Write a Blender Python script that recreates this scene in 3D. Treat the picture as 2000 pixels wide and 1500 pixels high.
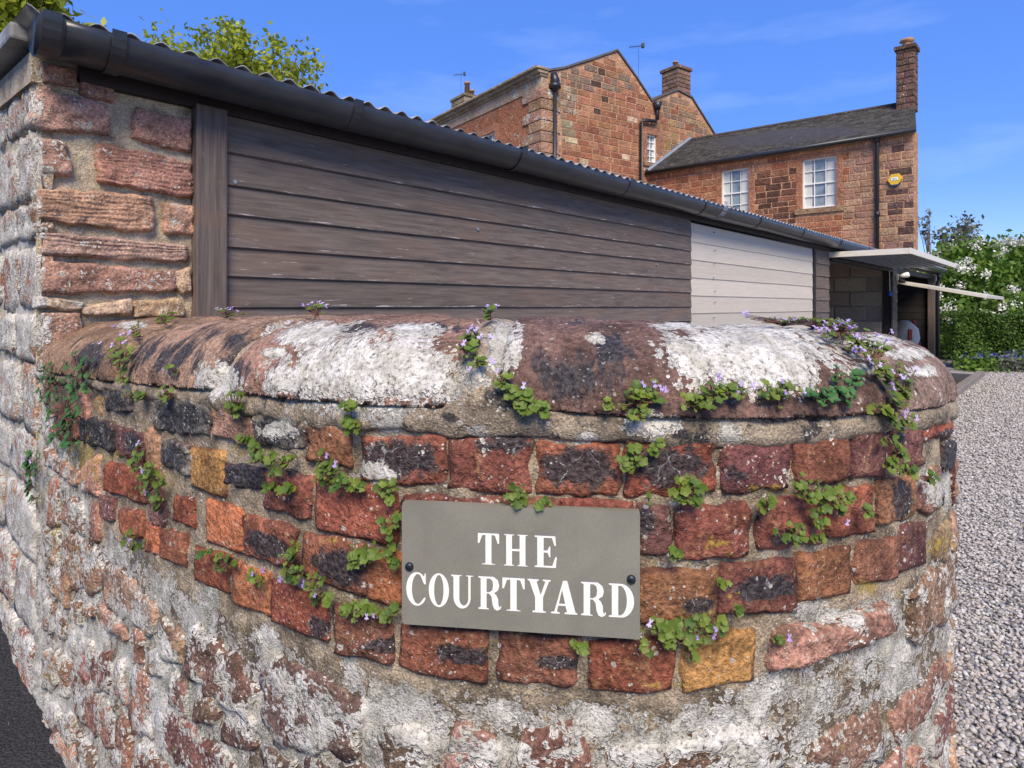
import bpy, bmesh, math, random
import numpy as np
from mathutils import Vector, Matrix, noise as mnoise
R = math.radians
random.seed(7); rng = np.random.default_rng(11)
for o in list(bpy.data.objects): bpy.data.objects.remove(o, do_unlink=True)
SC = bpy.context.scene
COL = SC.collection

# ------------------------------------------------------------------ camera, world, sun, exposure
F, CX, HY, CH = 1222.0, 1000.0, 598.0, 1.35      # focal length, principal column, horizon row (photo pixels), camera height
cam = bpy.data.cameras.new('camera'); cam.sensor_width = 36; cam.sensor_fit = 'HORIZONTAL'
cam.lens = F/2000*36; cam.shift_y = -(750-HY)/2000; cam.clip_start = 0.05; cam.clip_end = 3000
co = bpy.data.objects.new('camera', cam); COL.objects.link(co)
co.location = (0, 0, CH); co.rotation_euler = (R(90), 0, 0); SC.camera = co

SUN_EL, SUN_AZ = 46.0, 176.0                     # azimuth clockwise from +Y: behind the camera, a little to its right
world = bpy.data.worlds.new('World'); SC.world = world; world.use_nodes = True
wn = world.node_tree; wn.nodes.clear()
def wnode(t, **k):
    n = wn.nodes.new(t)
    for a, b in k.items(): setattr(n, a, b)
    return n
sky = wnode('ShaderNodeTexSky', sky_type='NISHITA', sun_disc=False)
sky.sun_elevation = R(SUN_EL); sky.sun_rotation = R(SUN_AZ); sky.altitude = 60
sky.air_density = 1.0; sky.dust_density = 0.0; sky.ozone_density = 2.4
hsv = wnode('ShaderNodeHueSaturation'); hsv.inputs['Saturation'].default_value = 1.4
hsv.inputs['Hue'].default_value = 0.524; hsv.inputs['Value'].default_value = 1.0
wn.links.new(sky.outputs[0], hsv.inputs['Color'])
tc = wnode('ShaderNodeTexCoord')
mp = wnode('ShaderNodeMapping'); mp.inputs['Scale'].default_value = (1.6, 1.6, 7.0); mp.inputs['Rotation'].default_value = (0.25, 0.1, 0.4)
wn.links.new(tc.outputs['Generated'], mp.inputs['Vector'])
cn = wnode('ShaderNodeTexNoise'); cn.inputs['Scale'].default_value = 1.7; cn.inputs['Detail'].default_value = 7; cn.inputs['Roughness'].default_value = .55
wn.links.new(mp.outputs[0], cn.inputs['Vector'])
cr = wnode('ShaderNodeMapRange'); cr.inputs['From Min'].default_value = .56; cr.inputs['From Max'].default_value = .85
cr.inputs['To Max'].default_value = .14; wn.links.new(cn.outputs[0], cr.inputs['Value'])
cm = wnode('ShaderNodeMix', data_type='RGBA'); wn.links.new(cr.outputs[0], cm.inputs[0])
ev = wnode('ShaderNodeMix', data_type='RGBA'); ev.inputs[0].default_value = .64; wn.links.new(hsv.outputs[0], ev.inputs[6]); ev.inputs[7].default_value = (.64, 1.44, 4.0, 1)
wn.links.new(ev.outputs[2], cm.inputs[6]); cm.inputs[7].default_value = (6.0, 6.6, 7.6, 1)
bg = wnode('ShaderNodeBackground'); bg.inputs['Strength'].default_value = 0.15
wn.links.new(cm.outputs[2], bg.inputs['Color'])
wo = wnode('ShaderNodeOutputWorld'); wn.links.new(bg.outputs[0], wo.inputs['Surface'])

sl = bpy.data.lights.new('sun', 'SUN'); sl.energy = 3.7; sl.angle = R(30); sl.color = (1.0, .86, .67)
so = bpy.data.objects.new('sun', sl); COL.objects.link(so)
sd = Vector((math.sin(R(SUN_AZ))*math.cos(R(SUN_EL)), math.cos(R(SUN_AZ))*math.cos(R(SUN_EL)), math.sin(R(SUN_EL))))
so.rotation_euler = sd.to_track_quat('Z', 'Y').to_euler(); so.location = (0, -4, 9)
vs = SC.view_settings; vs.view_transform = 'Standard'; vs.look = 'None'; vs.exposure = 0.66; vs.gamma = 1; vs.use_curve_mapping = False

# ------------------------------------------------------------------ helpers
def thing(name, label=None, cat=None, loc=(0, 0, 0), group=None, kind=None):
    o = bpy.data.objects.new(name, None); COL.objects.link(o); o.location = loc; o.empty_display_size = .1
    return tag(o, label, cat, group, kind)
def tag(o, label=None, cat=None, group=None, kind=None):
    if label: o['label'] = label
    if cat: o['category'] = cat
    if group: o['group'] = group
    if kind: o['kind'] = kind
    return o
def put(name, me, mat=None, parent=None, color=None, matrix=None):
    o = bpy.data.objects.new(name, me); COL.objects.link(o)
    if mat and not me.materials: me.materials.append(mat)
    if color: o.color = tuple(color)+(1,) if len(color) == 3 else color
    if matrix is not None: o.matrix_world = matrix
    if parent:
        o.parent = parent
        o.matrix_parent_inverse = Matrix.Translation(-Vector(parent.location)) if parent.parent is None else Matrix.Identity(4)
    return o
def sub(name, me, mat, parent, **k):               # a part of a part (all meshes are in world space: parents of parts sit at the origin)
    o = bpy.data.objects.new(name, me); COL.objects.link(o)
    if mat and not me.materials: me.materials.append(mat)
    if k.get('color'): o.color = tuple(k['color'])+(1,)
    o.parent = parent; o.matrix_parent_inverse = Matrix.Identity(4)
    return o
class MB:
    def __init__(s): s.v = []; s.f = []
    def add(s, v, f):
        n = len(s.v); s.v += [tuple(p) for p in v]; s.f += [tuple(i+n for i in q) for q in f]
    def box(s, c, ax, ay, az):                      # centre and three half vectors
        c, ax, ay, az = map(Vector, (c, ax, ay, az))
        v = [c+i*ax+j*ay+k*az for k in (-1, 1) for j in (-1, 1) for i in (-1, 1)]
        s.add(v, [(0, 2, 3, 1), (4, 5, 7, 6), (0, 1, 5, 4), (2, 6, 7, 3), (0, 4, 6, 2), (1, 3, 7, 5)])
    def tube(s, pts, rad, n=8, cap=True):
        pts = [Vector(p) for p in pts]; rings = []
        rad = rad if isinstance(rad, (list, tuple)) else [rad]*len(pts)
        for i, p in enumerate(pts):
            d = (pts[min(i+1, len(pts)-1)]-pts[max(i-1, 0)]).normalized()
            a = d.cross(Vector((0, 0, 1)) if abs(d.z) < .9 else Vector((1, 0, 0))).normalized(); b = d.cross(a)
            rings.append([p+(a*math.cos(t)+b*math.sin(t))*rad[i] for t in [2*math.pi*k/n for k in range(n)]])
        v = [q for r in rings for q in r]; f = []
        for i in range(len(pts)-1):
            for k in range(n):
                f.append((i*n+k, i*n+(k+1) % n, (i+1)*n+(k+1) % n, (i+1)*n+k))
        if cap: f += [tuple(range(n))[::-1], tuple((len(pts)-1)*n+k for k in range(n))]
        s.add(v, f)
    def prism(s, poly, z0, z1):                     # poly: list of (x,y) world
        n = len(poly); v = [(x, y, z0) for x, y in poly]+[(x, y, z1) for x, y in poly]
        s.add(v, [tuple(range(n))[::-1], tuple(range(n, 2*n))]+[(i, (i+1) % n, n+(i+1) % n, n+i) for i in range(n)])
    def mesh(s, name, smooth=False):
        me = bpy.data.meshes.new(name); me.from_pydata(s.v, [], s.f); me.update()
        bm = bmesh.new(); bm.from_mesh(me); bmesh.ops.recalc_face_normals(bm, faces=bm.faces); bm.to_mesh(me); bm.free()
        if smooth: me.polygons.foreach_set('use_smooth', [True]*len(me.polygons))
        return me
def bevelled(mb, name, w=.004, seg=2):
    me = mb.mesh(name); bm = bmesh.new(); bm.from_mesh(me)
    bmesh.ops.bevel(bm, geom=bm.edges[:], offset=w, segments=seg, affect='EDGES', profile=.6)
    bm.to_mesh(me); bm.free(); return me
def np_mesh(name, V, Fc, smooth=False):
    V = np.asarray(V, np.float32); Fc = np.asarray(Fc, np.int32); k = Fc.shape[1]
    me = bpy.data.meshes.new(name); me.vertices.add(len(V)); me.vertices.foreach_set('co', V.ravel())
    me.loops.add(Fc.size); me.loops.foreach_set('vertex_index', Fc.ravel())
    me.polygons.add(len(Fc)); me.polygons.foreach_set('loop_start', np.arange(0, Fc.size, k, dtype=np.int32))
    if smooth: me.polygons.foreach_set('use_smooth', np.ones(len(Fc), bool))
    me.update(calc_edges=True); return me
def vattr(me, **kw):
    for k, a in kw.items():
        a = np.asarray(a, np.float32)
        if k == 'st':
            at = me.attributes.new(k, 'FLOAT_VECTOR', 'POINT'); at.data.foreach_set('vector', a.ravel())
        elif a.ndim == 1:
            at = me.attributes.new(k, 'FLOAT', 'POINT'); at.data.foreach_set('value', a)
        else:
            at = me.attributes.new(k, 'FLOAT_COLOR', 'POINT'); at.data.foreach_set('color', np.c_[a, np.ones(len(a))].astype(np.float32).ravel())
def fbm(p, oct=4): return mnoise.fractal(p, .9, 2.0, oct)
def proj(P):
    P = np.asarray(P, float); Y = np.maximum(P[:, 1], .05)
    return CX+F*P[:, 0]/Y, HY+F*(CH-P[:, 2])/Y
def s2l(c): return tuple((v/255/12.92 if v/255 <= .04045 else ((v/255+.055)/1.055)**2.4) for v in c)
def jit(c, a=.15):
    k = 1+random.uniform(-a, a); return tuple(max(0, v*k*(1+random.uniform(-a*.35, a*.35))) for v in c)

# ------------------------------------------------------------------ node materials
class NT:
    def __init__(s, name):
        s.m = bpy.data.materials.new(name); s.m.use_nodes = True; s.t = s.m.node_tree; s.t.nodes.clear()
        s.out = s.t.nodes.new('ShaderNodeOutputMaterial'); s.b = s.t.nodes.new('ShaderNodeBsdfPrincipled')
        s.t.links.new(s.b.outputs[0], s.out.inputs[0])
    def n(s, t, **k):
        n = s.t.nodes.new(t)
        for a, b in k.items(): setattr(n, a, b)
        return n
    def set(s, sock, v):
        if isinstance(v, bpy.types.NodeSocket): s.t.links.new(v, sock)
        elif isinstance(v, tuple) and len(v) == 3 and sock.type == 'RGBA': sock.default_value = v+(1,)
        else: sock.default_value = v
    def pos(s): return s.n('ShaderNodeNewGeometry').outputs['Position']
    def objc(s): return s.n('ShaderNodeTexCoord').outputs['Object']
    def map(s, v, scale=(1, 1, 1), rot=(0, 0, 0)):
        m = s.n('ShaderNodeMapping'); s.set(m.inputs[0], v); m.inputs['Scale'].default_value = scale; m.inputs['Rotation'].default_value = rot; return m.outputs[0]
    def noise(s, v, scale, detail=4, rough=.55, dist=0.):
        n = s.n('ShaderNodeTexNoise'); s.set(n.inputs['Vector'], v); n.inputs['Scale'].default_value = scale
        n.inputs['Detail'].default_value = detail; n.inputs['Roughness'].default_value = rough; n.inputs['Distortion'].default_value = dist; return n.outputs[0]
    def noisec(s, v, scale, detail=3):
        n = s.n('ShaderNodeTexNoise'); s.set(n.inputs['Vector'], v); n.inputs['Scale'].default_value = scale; n.inputs['Detail'].default_value = detail; return n.outputs[1]
    def vor(s, v, scale, feature='DISTANCE_TO_EDGE', out=0):
        n = s.n('ShaderNodeTexVoronoi', feature=feature); s.set(n.inputs['Vector'], v); n.inputs['Scale'].default_value = scale; return n.outputs[out]
    def ma(s, op, a, b=0., c=0.):
        n = s.n('ShaderNodeMath', operation=op); s.set(n.inputs[0], a); s.set(n.inputs[1], b); s.set(n.inputs[2], c); return n.outputs[0]
    def rng(s, v, a, b, c=0., d=1., smooth=True):
        n = s.n('ShaderNodeMapRange', interpolation_type='SMOOTHSTEP' if smooth else 'LINEAR'); s.set(n.inputs[0], v)
        for i, x in enumerate((a, b, c, d)): s.set(n.inputs[i+1], x)
        return n.outputs[0]
    def mix(s, f, a, b, blend='MIX'):
        n = s.n('ShaderNodeMix', data_type='RGBA', blend_type=blend); s.set(n.inputs[0], f); s.set(n.inputs[6], a); s.set(n.inputs[7], b); return n.outputs[2]
    def attr(s, name): return s.n('ShaderNodeAttribute', attribute_name=name).outputs['Fac']
    def attrc(s, name): return s.n('ShaderNodeAttribute', attribute_name=name).outputs['Color']
    def oi(s, out='Color'): return s.n('ShaderNodeObjectInfo').outputs[out]
    def scale(s, col, f): 
        n = s.n('ShaderNodeVectorMath', operation='SCALE'); s.set(n.inputs[0], col); s.set(n.inputs['Scale'], f); return n.outputs[0]
    def bump(s, h, strength=.5, dist=.01, prev=None):
        n = s.n('ShaderNodeBump'); n.inputs['Strength'].default_value = strength; n.inputs['Distance'].default_value = dist; s.set(n.inputs['Height'], h)
        if prev is not None: s.set(n.inputs['Normal'], prev)
        return n.outputs[0]
    def fin(s, col, rough=.9, normal=None, spec=.25):
        s.set(s.b.inputs['Base Color'], col); s.set(s.b.inputs['Roughness'], rough); s.b.inputs['Specular IOR Level'].default_value = spec
        if normal is not None: s.set(s.b.inputs['Normal'], normal)
        return s.m

def masonry(name, crackle=True, streak=False, grain=150, merged=False, k=1.0, alt=(.085, .038, .034), alt2=(.42, .25, .12), pits=True, blkamp=2.6, soft=1., dot=.75, low=None):
    """weathered brick or stone: own colour from the object, black vitrified zones (blk), white crust lichen (lich), yellow lichen (yel)"""
    t = NT(name); p = t.pos()
    base = t.attrc('col') if merged else t.oi('Color'); lich = t.attr('lich')
    sh = t.n('ShaderNodeVectorMath', operation='ADD'); t.set(sh.inputs[0], p); sh.inputs[1].default_value = (3.7, 1.9, 5.3); p2 = sh.outputs[0]
    n1 = t.noise(p, 13/k, 5, .66, .4); n2 = t.noise(p, grain/k, 3, .68); n3 = t.noise(p, 48/k, 4, .66); m1 = t.noise(p2, 24/k, 5, .7)
    col = t.scale(base, t.rng(n1, .36, .64, 1-.45*soft, 1+.42*soft, False))
    col = t.mix(t.rng(m1, .53, .66, 0, .45*soft), col, t.scale(base, 1.75))
    col = t.mix(t.rng(n3, .53, .68, 0, .38*soft), col, alt2)
    e = t.ma('ADD', t.attr('edge'), t.ma('MULTIPLY', t.ma('SUBTRACT', .5, m1), 3.2))
    col = t.mix(t.rng(e, .28, .9, 0, .75*soft), col, alt)
    col = t.scale(col, t.rng(n2, .34, .66, 1-.45*soft, 1+.42*soft, False))
    bn = t.noise(t.n('ShaderNodeAttribute', attribute_name='st').outputs['Vector'], 15, 6, .68, .3) if streak else n3
    bm_ = t.rng(t.ma('ADD', t.attr('blk'), t.ma('MULTIPLY', t.ma('SUBTRACT', bn, .5), blkamp)), .34, .66)
    col = t.mix(t.ma('MULTIPLY', bm_, .92), col, t.mix(t.rng(n2, .35, .65), (.012, .012, .015), (.06, .057, .06)))
    wp = t.n('ShaderNodeVectorMath', operation='ADD'); t.set(wp.inputs[0], p); t.set(wp.inputs[1], t.scale(t.noisec(p2, 60/k, 2), .010*k)); wq = wp.outputs[0]
    if crackle:
        cq = t.n('ShaderNodeVectorMath', operation='ADD'); t.set(cq.inputs[0], p); t.set(cq.inputs[1], t.scale(t.noisec(p2, 45, 4), .03)); v = t.vor(cq.outputs[0], 23)
        line = t.ma('MULTIPLY', t.rng(v, .004, .014, 1, 0), t.ma('MULTIPLY', t.rng(bm_, .2, .8, .10, 1), t.rng(m1, .46, .58)))
        col = t.mix(t.ma('MULTIPLY', line, .6), col, (.42, .44, .45))
    ym = t.rng(t.ma('ADD', t.attr('yel'), t.ma('MULTIPLY', t.ma('SUBTRACT', t.noise(p, 30/k, 5, .72), .5), 3.0)), .46, .74)
    col = t.mix(t.ma('MULTIPLY', ym, t.rng(n2, .36, .56, .1, .8)), col, t.mix(n2, (.22, .15, .018), (.44, .33, .06)))
    # white crust lichen: patches with lobed edges, then clustered discs
    big = t.noise(t.n('ShaderNodeAttribute', attribute_name='st').outputs['Vector'], 13, 4, .6) if streak else t.noise(p, 20/k, 3, .55); mid = t.noise(p2, 13/k, 3, .6)
    dv = t.n('ShaderNodeTexVoronoi', feature='F1'); t.set(dv.inputs['Vector'], wq); dv.inputs['Scale'].default_value = 95/k
    ln = t.ma('ADD', t.ma('MULTIPLY', t.ma('SUBTRACT', big, .5), 2.7), t.ma('ADD', t.ma('MULTIPLY', t.ma('SUBTRACT', .42, dv.outputs['Distance']), .8), t.ma('MULTIPLY', t.ma('SUBTRACT', n2, .5), .8)))
    lb = t.ma('ADD', lich, ln); lm = t.rng(lb, .03, .085)
    clus = t.ma('ADD', t.ma('MULTIPLY', lich, .5), t.ma('MULTIPLY', t.ma('SUBTRACT', mid, .5), 2.2))
    def dots(dv, thr):
        sp_ = t.n('ShaderNodeSeparateColor'); t.set(sp_.inputs[0], dv.outputs['Color'])
        return t.ma('MULTIPLY', t.rng(t.ma('ADD', sp_.outputs[0], clus), thr, thr+.06), t.rng(t.ma('SUBTRACT', dv.outputs['Distance'], t.ma('MULTIPLY_ADD', sp_.outputs[1], .30, .08)), -.03, .05, 1, 0))
    d2 = t.n('ShaderNodeTexVoronoi', feature='F1'); t.set(d2.inputs['Vector'], wq); d2.inputs['Scale'].default_value = 230/k
    sp = t.ma('MAXIMUM', dots(dv, .66), dots(d2, .60)); lm = t.ma('MAXIMUM', t.ma('MULTIPLY', lm, t.rng(n2, .30, .42, .35, 1)), t.ma('MULTIPLY', sp, dot))
    lc = t.scale(t.mix(t.rng(m1, .40, .60), (.63, .615, .56), (.45, .435, .37)), t.rng(n2, .34, .56, .62, 1.08, False))
    lc = t.scale(lc, t.rng(n3, .34, .66, .76, 1.12, False))
    col = t.mix(t.ma('MULTIPLY', lm, .96), col, lc)
    h = t.ma('ADD', t.ma('ADD', t.ma('MULTIPLY', n3, t.rng(lb, 0, .2, 1., .45)), t.ma('MULTIPLY', n2, .4)), t.ma('MULTIPLY', t.rng(lb, -.02, .45), .45))
    return t.fin(col, t.rng(bm_, 0, 1, .93, .62), t.bump(h, 1., .010*k), .22)

M = {}
M['brick'] = masonry('brick_weathered', blkamp=1.7)
M['stone'] = masonry('sandstone_rubble', crackle=False, alt=(.075, .048, .034), alt2=(.42, .29, .20))
M['coping'] = masonry('sandstone_coping', crackle=False, streak=True, dot=.4, alt=(.050, .036, .034), alt2=(.27, .175, .125))
M['mortar'] = masonry('lime_mortar', crackle=False, grain=300, alt=(.085, .068, .048), alt2=(.40, .34, .25))
M['hstone'] = masonry('house_sandstone', crackle=False, soft=.5, k=6, grain=120, pits=False, alt=(.10, .055, .042), alt2=(.36, .21, .12))
M['hstone_m'] = masonry('house_sandstone_far', crackle=False, soft=.5, k=6, grain=120, merged=True, pits=False, alt=(.10, .055, .042), alt2=(.36, .21, .12))

def simple(name, col, rough=.6, var=.25, scale=30, bumps=.2, bdist=.003, spec=.35, metal=0, use_oi=False, stretch=(1, 1, 1), detail=5):
    t = NT(name); p = t.map(t.pos(), stretch)
    n = t.noise(p, scale, detail, .6); base = t.oi('Color') if use_oi else col
    if not use_oi:
        base = t.mix(.0, col, col)
    c = t.scale(base, t.rng(n, .25, .75, 1-var, 1+var, False))
    t.b.inputs['Metallic'].default_value = metal
    return t.fin(c, rough, t.bump(n, bumps, bdist), spec)

def wood(name, col, flake=(.55, .55, .55), amt=.5, along=(.669, .743), vertical=False, con=1.):
    """painted or stained sawn board: grain along the board, worn pale flakes"""
    t = NT(name); p = t.pos(); rot = (0, 0, -math.atan2(along[1], along[0]))
    q = t.map(p, (1, 1, 1), rot); st = (14, 14, .7) if vertical else (.9, 14, 14)
    g = t.noise(t.map(q, st), 6, 6, .62, .4)
    big = t.noise(t.map(q, (.8, 4, 4)), 3, 4, .5)
    base = t.scale(t.mix(t.oi('Random'), col, tuple(v*1.22 for v in col)), t.rng(g, .3, .7, 1-.45*con, 1+.5*con, False))
    base = t.mix(t.rng(big, .5, .66, 0, .45*con), base, (col[0]*1.55, col[1]*1.25, col[2]*1.0))
    fl = t.noise(t.map(q, (1.2, 30, 30) if not vertical else (30, 30, 1.2)), 5, 7, .72)
    m = t.ma('MULTIPLY', t.rng(t.ma('ADD', fl, t.ma('MULTIPLY', t.attr('wear'), .42)), .675, .715), amt)
    base = t.mix(m, base, flake)
    kn = t.vor(t.map(q, (2.2, 9, 9)), 1.0, 'F1'); 
    base = t.mix(t.rng(kn, .05, .13, .55*con, 0), base, tuple(v*.45 for v in col))
    return t.fin(base, .72, t.bump(g, .35, .003), .3)
M['board'] = wood('brown_stained_board', (.104, .084, .072), (.50, .49, .48), .8, con=.8)
M['post'] = wood('brown_stained_post', (.100, .080, .069), amt=.5, vertical=True)
M['white_board'] = wood('cream_painted_board', (.43, .395, .335), (.30, .26, .2), .3, con=.16)
M['cream'] = simple('cream_painted_metal', (.62, .59, .50), .5, .12, 12, .1)
M['gutter'] = simple('black_plastic_gutter', (.026, .029, .034), .30, .45, 9, .25, .002, .5, stretch=(1, 1, 3))
M['blackpipe'] = simple('black_cast_pipe', (.016, .019, .024), .4, .3, 12, .2, .003, .5)
M['fascia'] = simple('dark_fascia_board', (.022, .017, .017), .65, .35, 20, .3)
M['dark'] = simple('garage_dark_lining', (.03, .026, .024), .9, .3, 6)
M['block'] = simple('concrete_block', (.14, .105, .08), .95, .3, 40, .6, .004, use_oi=True)
M['floor'] = simple('garage_floor', (.10, .09, .085), .9, .3, 5)
M['ashlar'] = masonry('house_ashlar', crackle=False, soft=.5, k=7, grain=150, pits=False, alt=(.13, .065, .04), alt2=(.42, .26, .16))
M['slate_sign'] = None
M['white_paint'] = simple('white_window_paint', (.72, .73, .71), .45, .08, 9, .05)
M['letter'] = simple('white_letter_paint', (.78, .77, .71), .55, .06, 90, .1, .001)
M['screw'] = simple('dark_screw', (.035, .045, .055), .4, .3, 200, .2, .001, .5, .7)
M['lead'] = simple('lead_flashing', (.22, .25, .29), .5, .2, 8, .2, .003, .4, .3)
M['terracotta'] = simple('clay_pot', (.34, .20, .10), .85, .3, 12)
def glass():
    t = NT('window_glass'); p = t.pos(); n = t.noise(p, 2.2, 3)
    c = t.mix(t.rng(n, .4, .6), (.10, .14, .16), (.23, .28, .29))
    t.fin(c, .06, t.bump(t.noise(p, 1.7, 2), .12, .02), .8); return t.m
M['glass'] = glass()
M['curtain'] = simple('net_curtain', (.55, .56, .52), .8, .15, 9, .3, .02, stretch=(6, 6, .4))
def slatemat():
    t = NT('roof_slate'); p = t.pos(); c = t.attrc('col')
    c = t.scale(c, t.rng(t.noise(p, 6, 6, .7), .25, .75, .6, 1.4, False))
    lm = t.rng(t.noise(p, 3.1, 8, .72), .64, .70); c = t.mix(t.ma('MULTIPLY', lm, .5), c, (.30, .31, .28))
    return t.fin(c, .75, t.bump(t.noise(p, 20, 5), .4, .01), .3)
M['slate'] = slatemat()
def signmat():
    t = NT('sign_slate'); p = t.pos(); n = t.noise(p, 14, 4); g = t.noise(p, 420, 3, .6)
    c = t.scale(t.mix(t.rng(n, .3, .7), (.170, .165, .132), (.205, .198, .160)), t.rng(g, .3, .7, .93, 1.07, False))
    sc = t.noise(t.map(p, (8, 8, 90), (0, .5, 0)), 4, 4, .7); c = t.mix(t.rng(sc, .72, .78, 0, .25), c, (.34, .34, .31))
    return t.fin(c, .62, t.bump(g, .15, .001), .35)
M['sign'] = signmat()
def roofsheet():
    t = NT('corrugated_sheet'); p = t.pos(); n = t.noise(p, 9, 6, .6)
    c = t.scale(t.mix(t.rng(n, .4, .65), (.30, .31, .31), (.17, .17, .165)), 1.0)
    return t.fin(c, .6, t.bump(n, .2, .004), .4)
M['sheet'] = roofsheet()
def leafmat(name, cols, trans=.35, rough=.5):
    t = NT(name); r = t.oi('Random'); n = t.noise(t.pos(), 9, 2)
    c = t.mix(r, cols[0], cols[1]); c = t.mix(t.rng(n, .35, .7), c, cols[2])
    t.fin(c, rough, None, .35); tr = t.n('ShaderNodeBsdfTranslucent'); t.set(tr.inputs[0], t.scale(c, 1.5))
    mx = t.n('ShaderNodeMixShader'); mx.inputs[0].default_value = trans
    t.t.links.new(t.b.outputs[0], mx.inputs[1]); t.t.links.new(tr.outputs[0], mx.inputs[2]); t.t.links.new(mx.outputs[0], t.out.inputs[0]); return t.m
def crownmat(name, a, b, trans=.3):
    t = NT(name); v = t.attr('lv'); c = t.mix(v, a, b); c = t.scale(c, t.rng(t.noise(t.pos(), 1.3, 3), .3, .7, .7, 1.25, False))
    t.fin(c, .55, None, .3); tr = t.n('ShaderNodeBsdfTranslucent'); t.set(tr.inputs[0], t.scale(c, 1.4))
    mx = t.n('ShaderNodeMixShader'); mx.inputs[0].default_value = trans
    t.t.links.new(t.b.outputs[0], mx.inputs[1]); t.t.links.new(tr.outputs[0], mx.inputs[2]); t.t.links.new(mx.outputs[0], t.out.inputs[0]); return t.m
M['leaf'] = leafmat('toadflax_leaf', ((.04, .10, .018), (.20, .26, .035), (.13, .20, .028)))
M['leaf_cool'] = leafmat('toadflax_leaf_cool', ((.035, .12, .030), (.07, .19, .05), (.05, .15, .035)))
M['stem'] = simple('toadflax_stem', (.14, .06, .045), .7, .3, 60)
M['petal'] = leafmat('toadflax_petal', ((.36, .24, .58), (.56, .44, .74), (.62, .55, .76)), .3)
M['bark'] = simple('bark', (.085, .065, .045), .95, .4, 14, .9, .02, stretch=(2, 2, .4))
M['crown_lime'] = crownmat('lime_foliage', (.14, .19, .012), (.34, .37, .03))
M['crown_dark'] = crownmat('dark_foliage', (.045, .095, .018), (.12, .20, .035))
M['crown_mid'] = crownmat('mid_foliage', (.07, .15, .02), (.16, .26, .04))
M['crown_grey'] = crownmat('grey_green_foliage', (.10, .12, .085), (.20, .21, .16), .2)
M['white_flower'] = crownmat('white_blossom', (.62, .62, .50), (.78, .78, .70), .2)
M['blue_flower'] = crownmat('blue_blossom', (.05, .07, .35), (.14, .16, .55), .2)

# ------------------------------------------------------------------ wall line in plan and surfaces
ctrl = [(-1.60, 1.93), (-1.249, 1.65), (-.90, 1.372), (-.58, 1.117), (-.40, .985), (-.253, .892), (-.12, .842), (.02, .820), (.164, .803), (.30, .818), (.43, .858),
        (.56, .918), (.68, .998), (.775, 1.10), (.832, 1.22), (.858, 1.36), (.866, 1.6), (.866, 1.95), (.866, 2.3)]
def catmull(P, n=40):
    P = [np.array(p) for p in P]; out = []
    for i in range(1, len(P)-2):
        a, b, c, d = P[i-1:i+3]
        for k in range(n):
            t = k/n; out.append(.5*((2*b)+(-a+c)*t+(2*a-5*b+4*c-d)*t*t+(-a+3*b-3*c+d)*t**3))
    out.append(P[-2]); return np.array(out)
_c = catmull(ctrl); _l = np.r_[0, np.cumsum(np.hypot(*np.diff(_c, axis=0).T))]
SL = _l[-1]
_ss = np.linspace(0, SL, 900); WX = np.interp(_ss, _l, _c[:, 0]); WY = np.interp(_ss, _l, _c[:, 1])
_tx, _ty = np.gradient(WX, _ss), np.gradient(WY, _ss); _n = np.hypot(_tx, _ty); NX, NY = _ty/_n, -_tx/_n     # outward
def wall(s, z, off=0.):
    s = np.asarray(s, float); z = np.asarray(z, float)
    x, y = np.interp(s, _ss, WX), np.interp(s, _ss, WY); nx, ny = np.interp(s, _ss, NX), np.interp(s, _ss, NY)
    left = np.clip((-.05-x)/.8, 0, 1); bat = .03*left*np.clip((.95-z)/.95, 0, 1)**1.3
    o = off+bat; return np.stack(np.broadcast_arrays(x+nx*o, y+ny*o, z), -1)
def px_wall(x, y):
    r = (x-CX)/F; g = WX-r*WY; i = np.where(np.sign(g[:-1]) != np.sign(g[1:]))[0]
    if len(i) == 0: i = np.array([np.argmin(np.abs(g))])
    i = i[np.argmin(WY[i])]; return _ss[i], CH-(y-HY)/F*WY[i]
class Plane:
    def __init__(s, o, d, n): s.o = np.array(o, float); s.d = np.array(d, float)/np.hypot(*d); s.n = np.array(n, float)/np.hypot(*n)
    def __call__(s, a, b, off=0.):
        a = np.asarray(a, float); x = s.o[0]+s.d[0]*a+s.n[0]*off; y = s.o[1]+s.d[1]*a+s.n[1]*off
        return np.stack(np.broadcast_arrays(x, y, np.asarray(b, float)), -1)
    def px(s, x, y=None, off=0.):
        r = (x-CX)/F; o = s.o+s.n*off; a = (r*o[1]-o[0])/(s.d[0]-r*s.d[1])
        if y is None: return a
        return a, CH-(y-HY)/F*(o[1]+s.d[1]*a)
    def mat(s, a, b, off=0., sx=1, sy=1, sz=1):      # object matrix: x along, y up, z out
        c = s(a, b, off); m = Matrix(((s.d[0]*sx, 0, s.n[0]*sz, c[0]), (s.d[1]*sx, 0, s.n[1]*sz, c[1]), (0, sy, 0, c[2]), (0, 0, 0, 1))); return m
    def P(s, a, b, off=0.): return Vector(s(a, b, off).tolist())
CORN = (-1.249, 1.65); U = (.669, .743); N = (.743, -.669)
SH = Plane(CORN, U, N)                                # garage front
EN = Plane(CORN, (-.743, .669), (-.669, -.743))       # garage end, along the road

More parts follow.
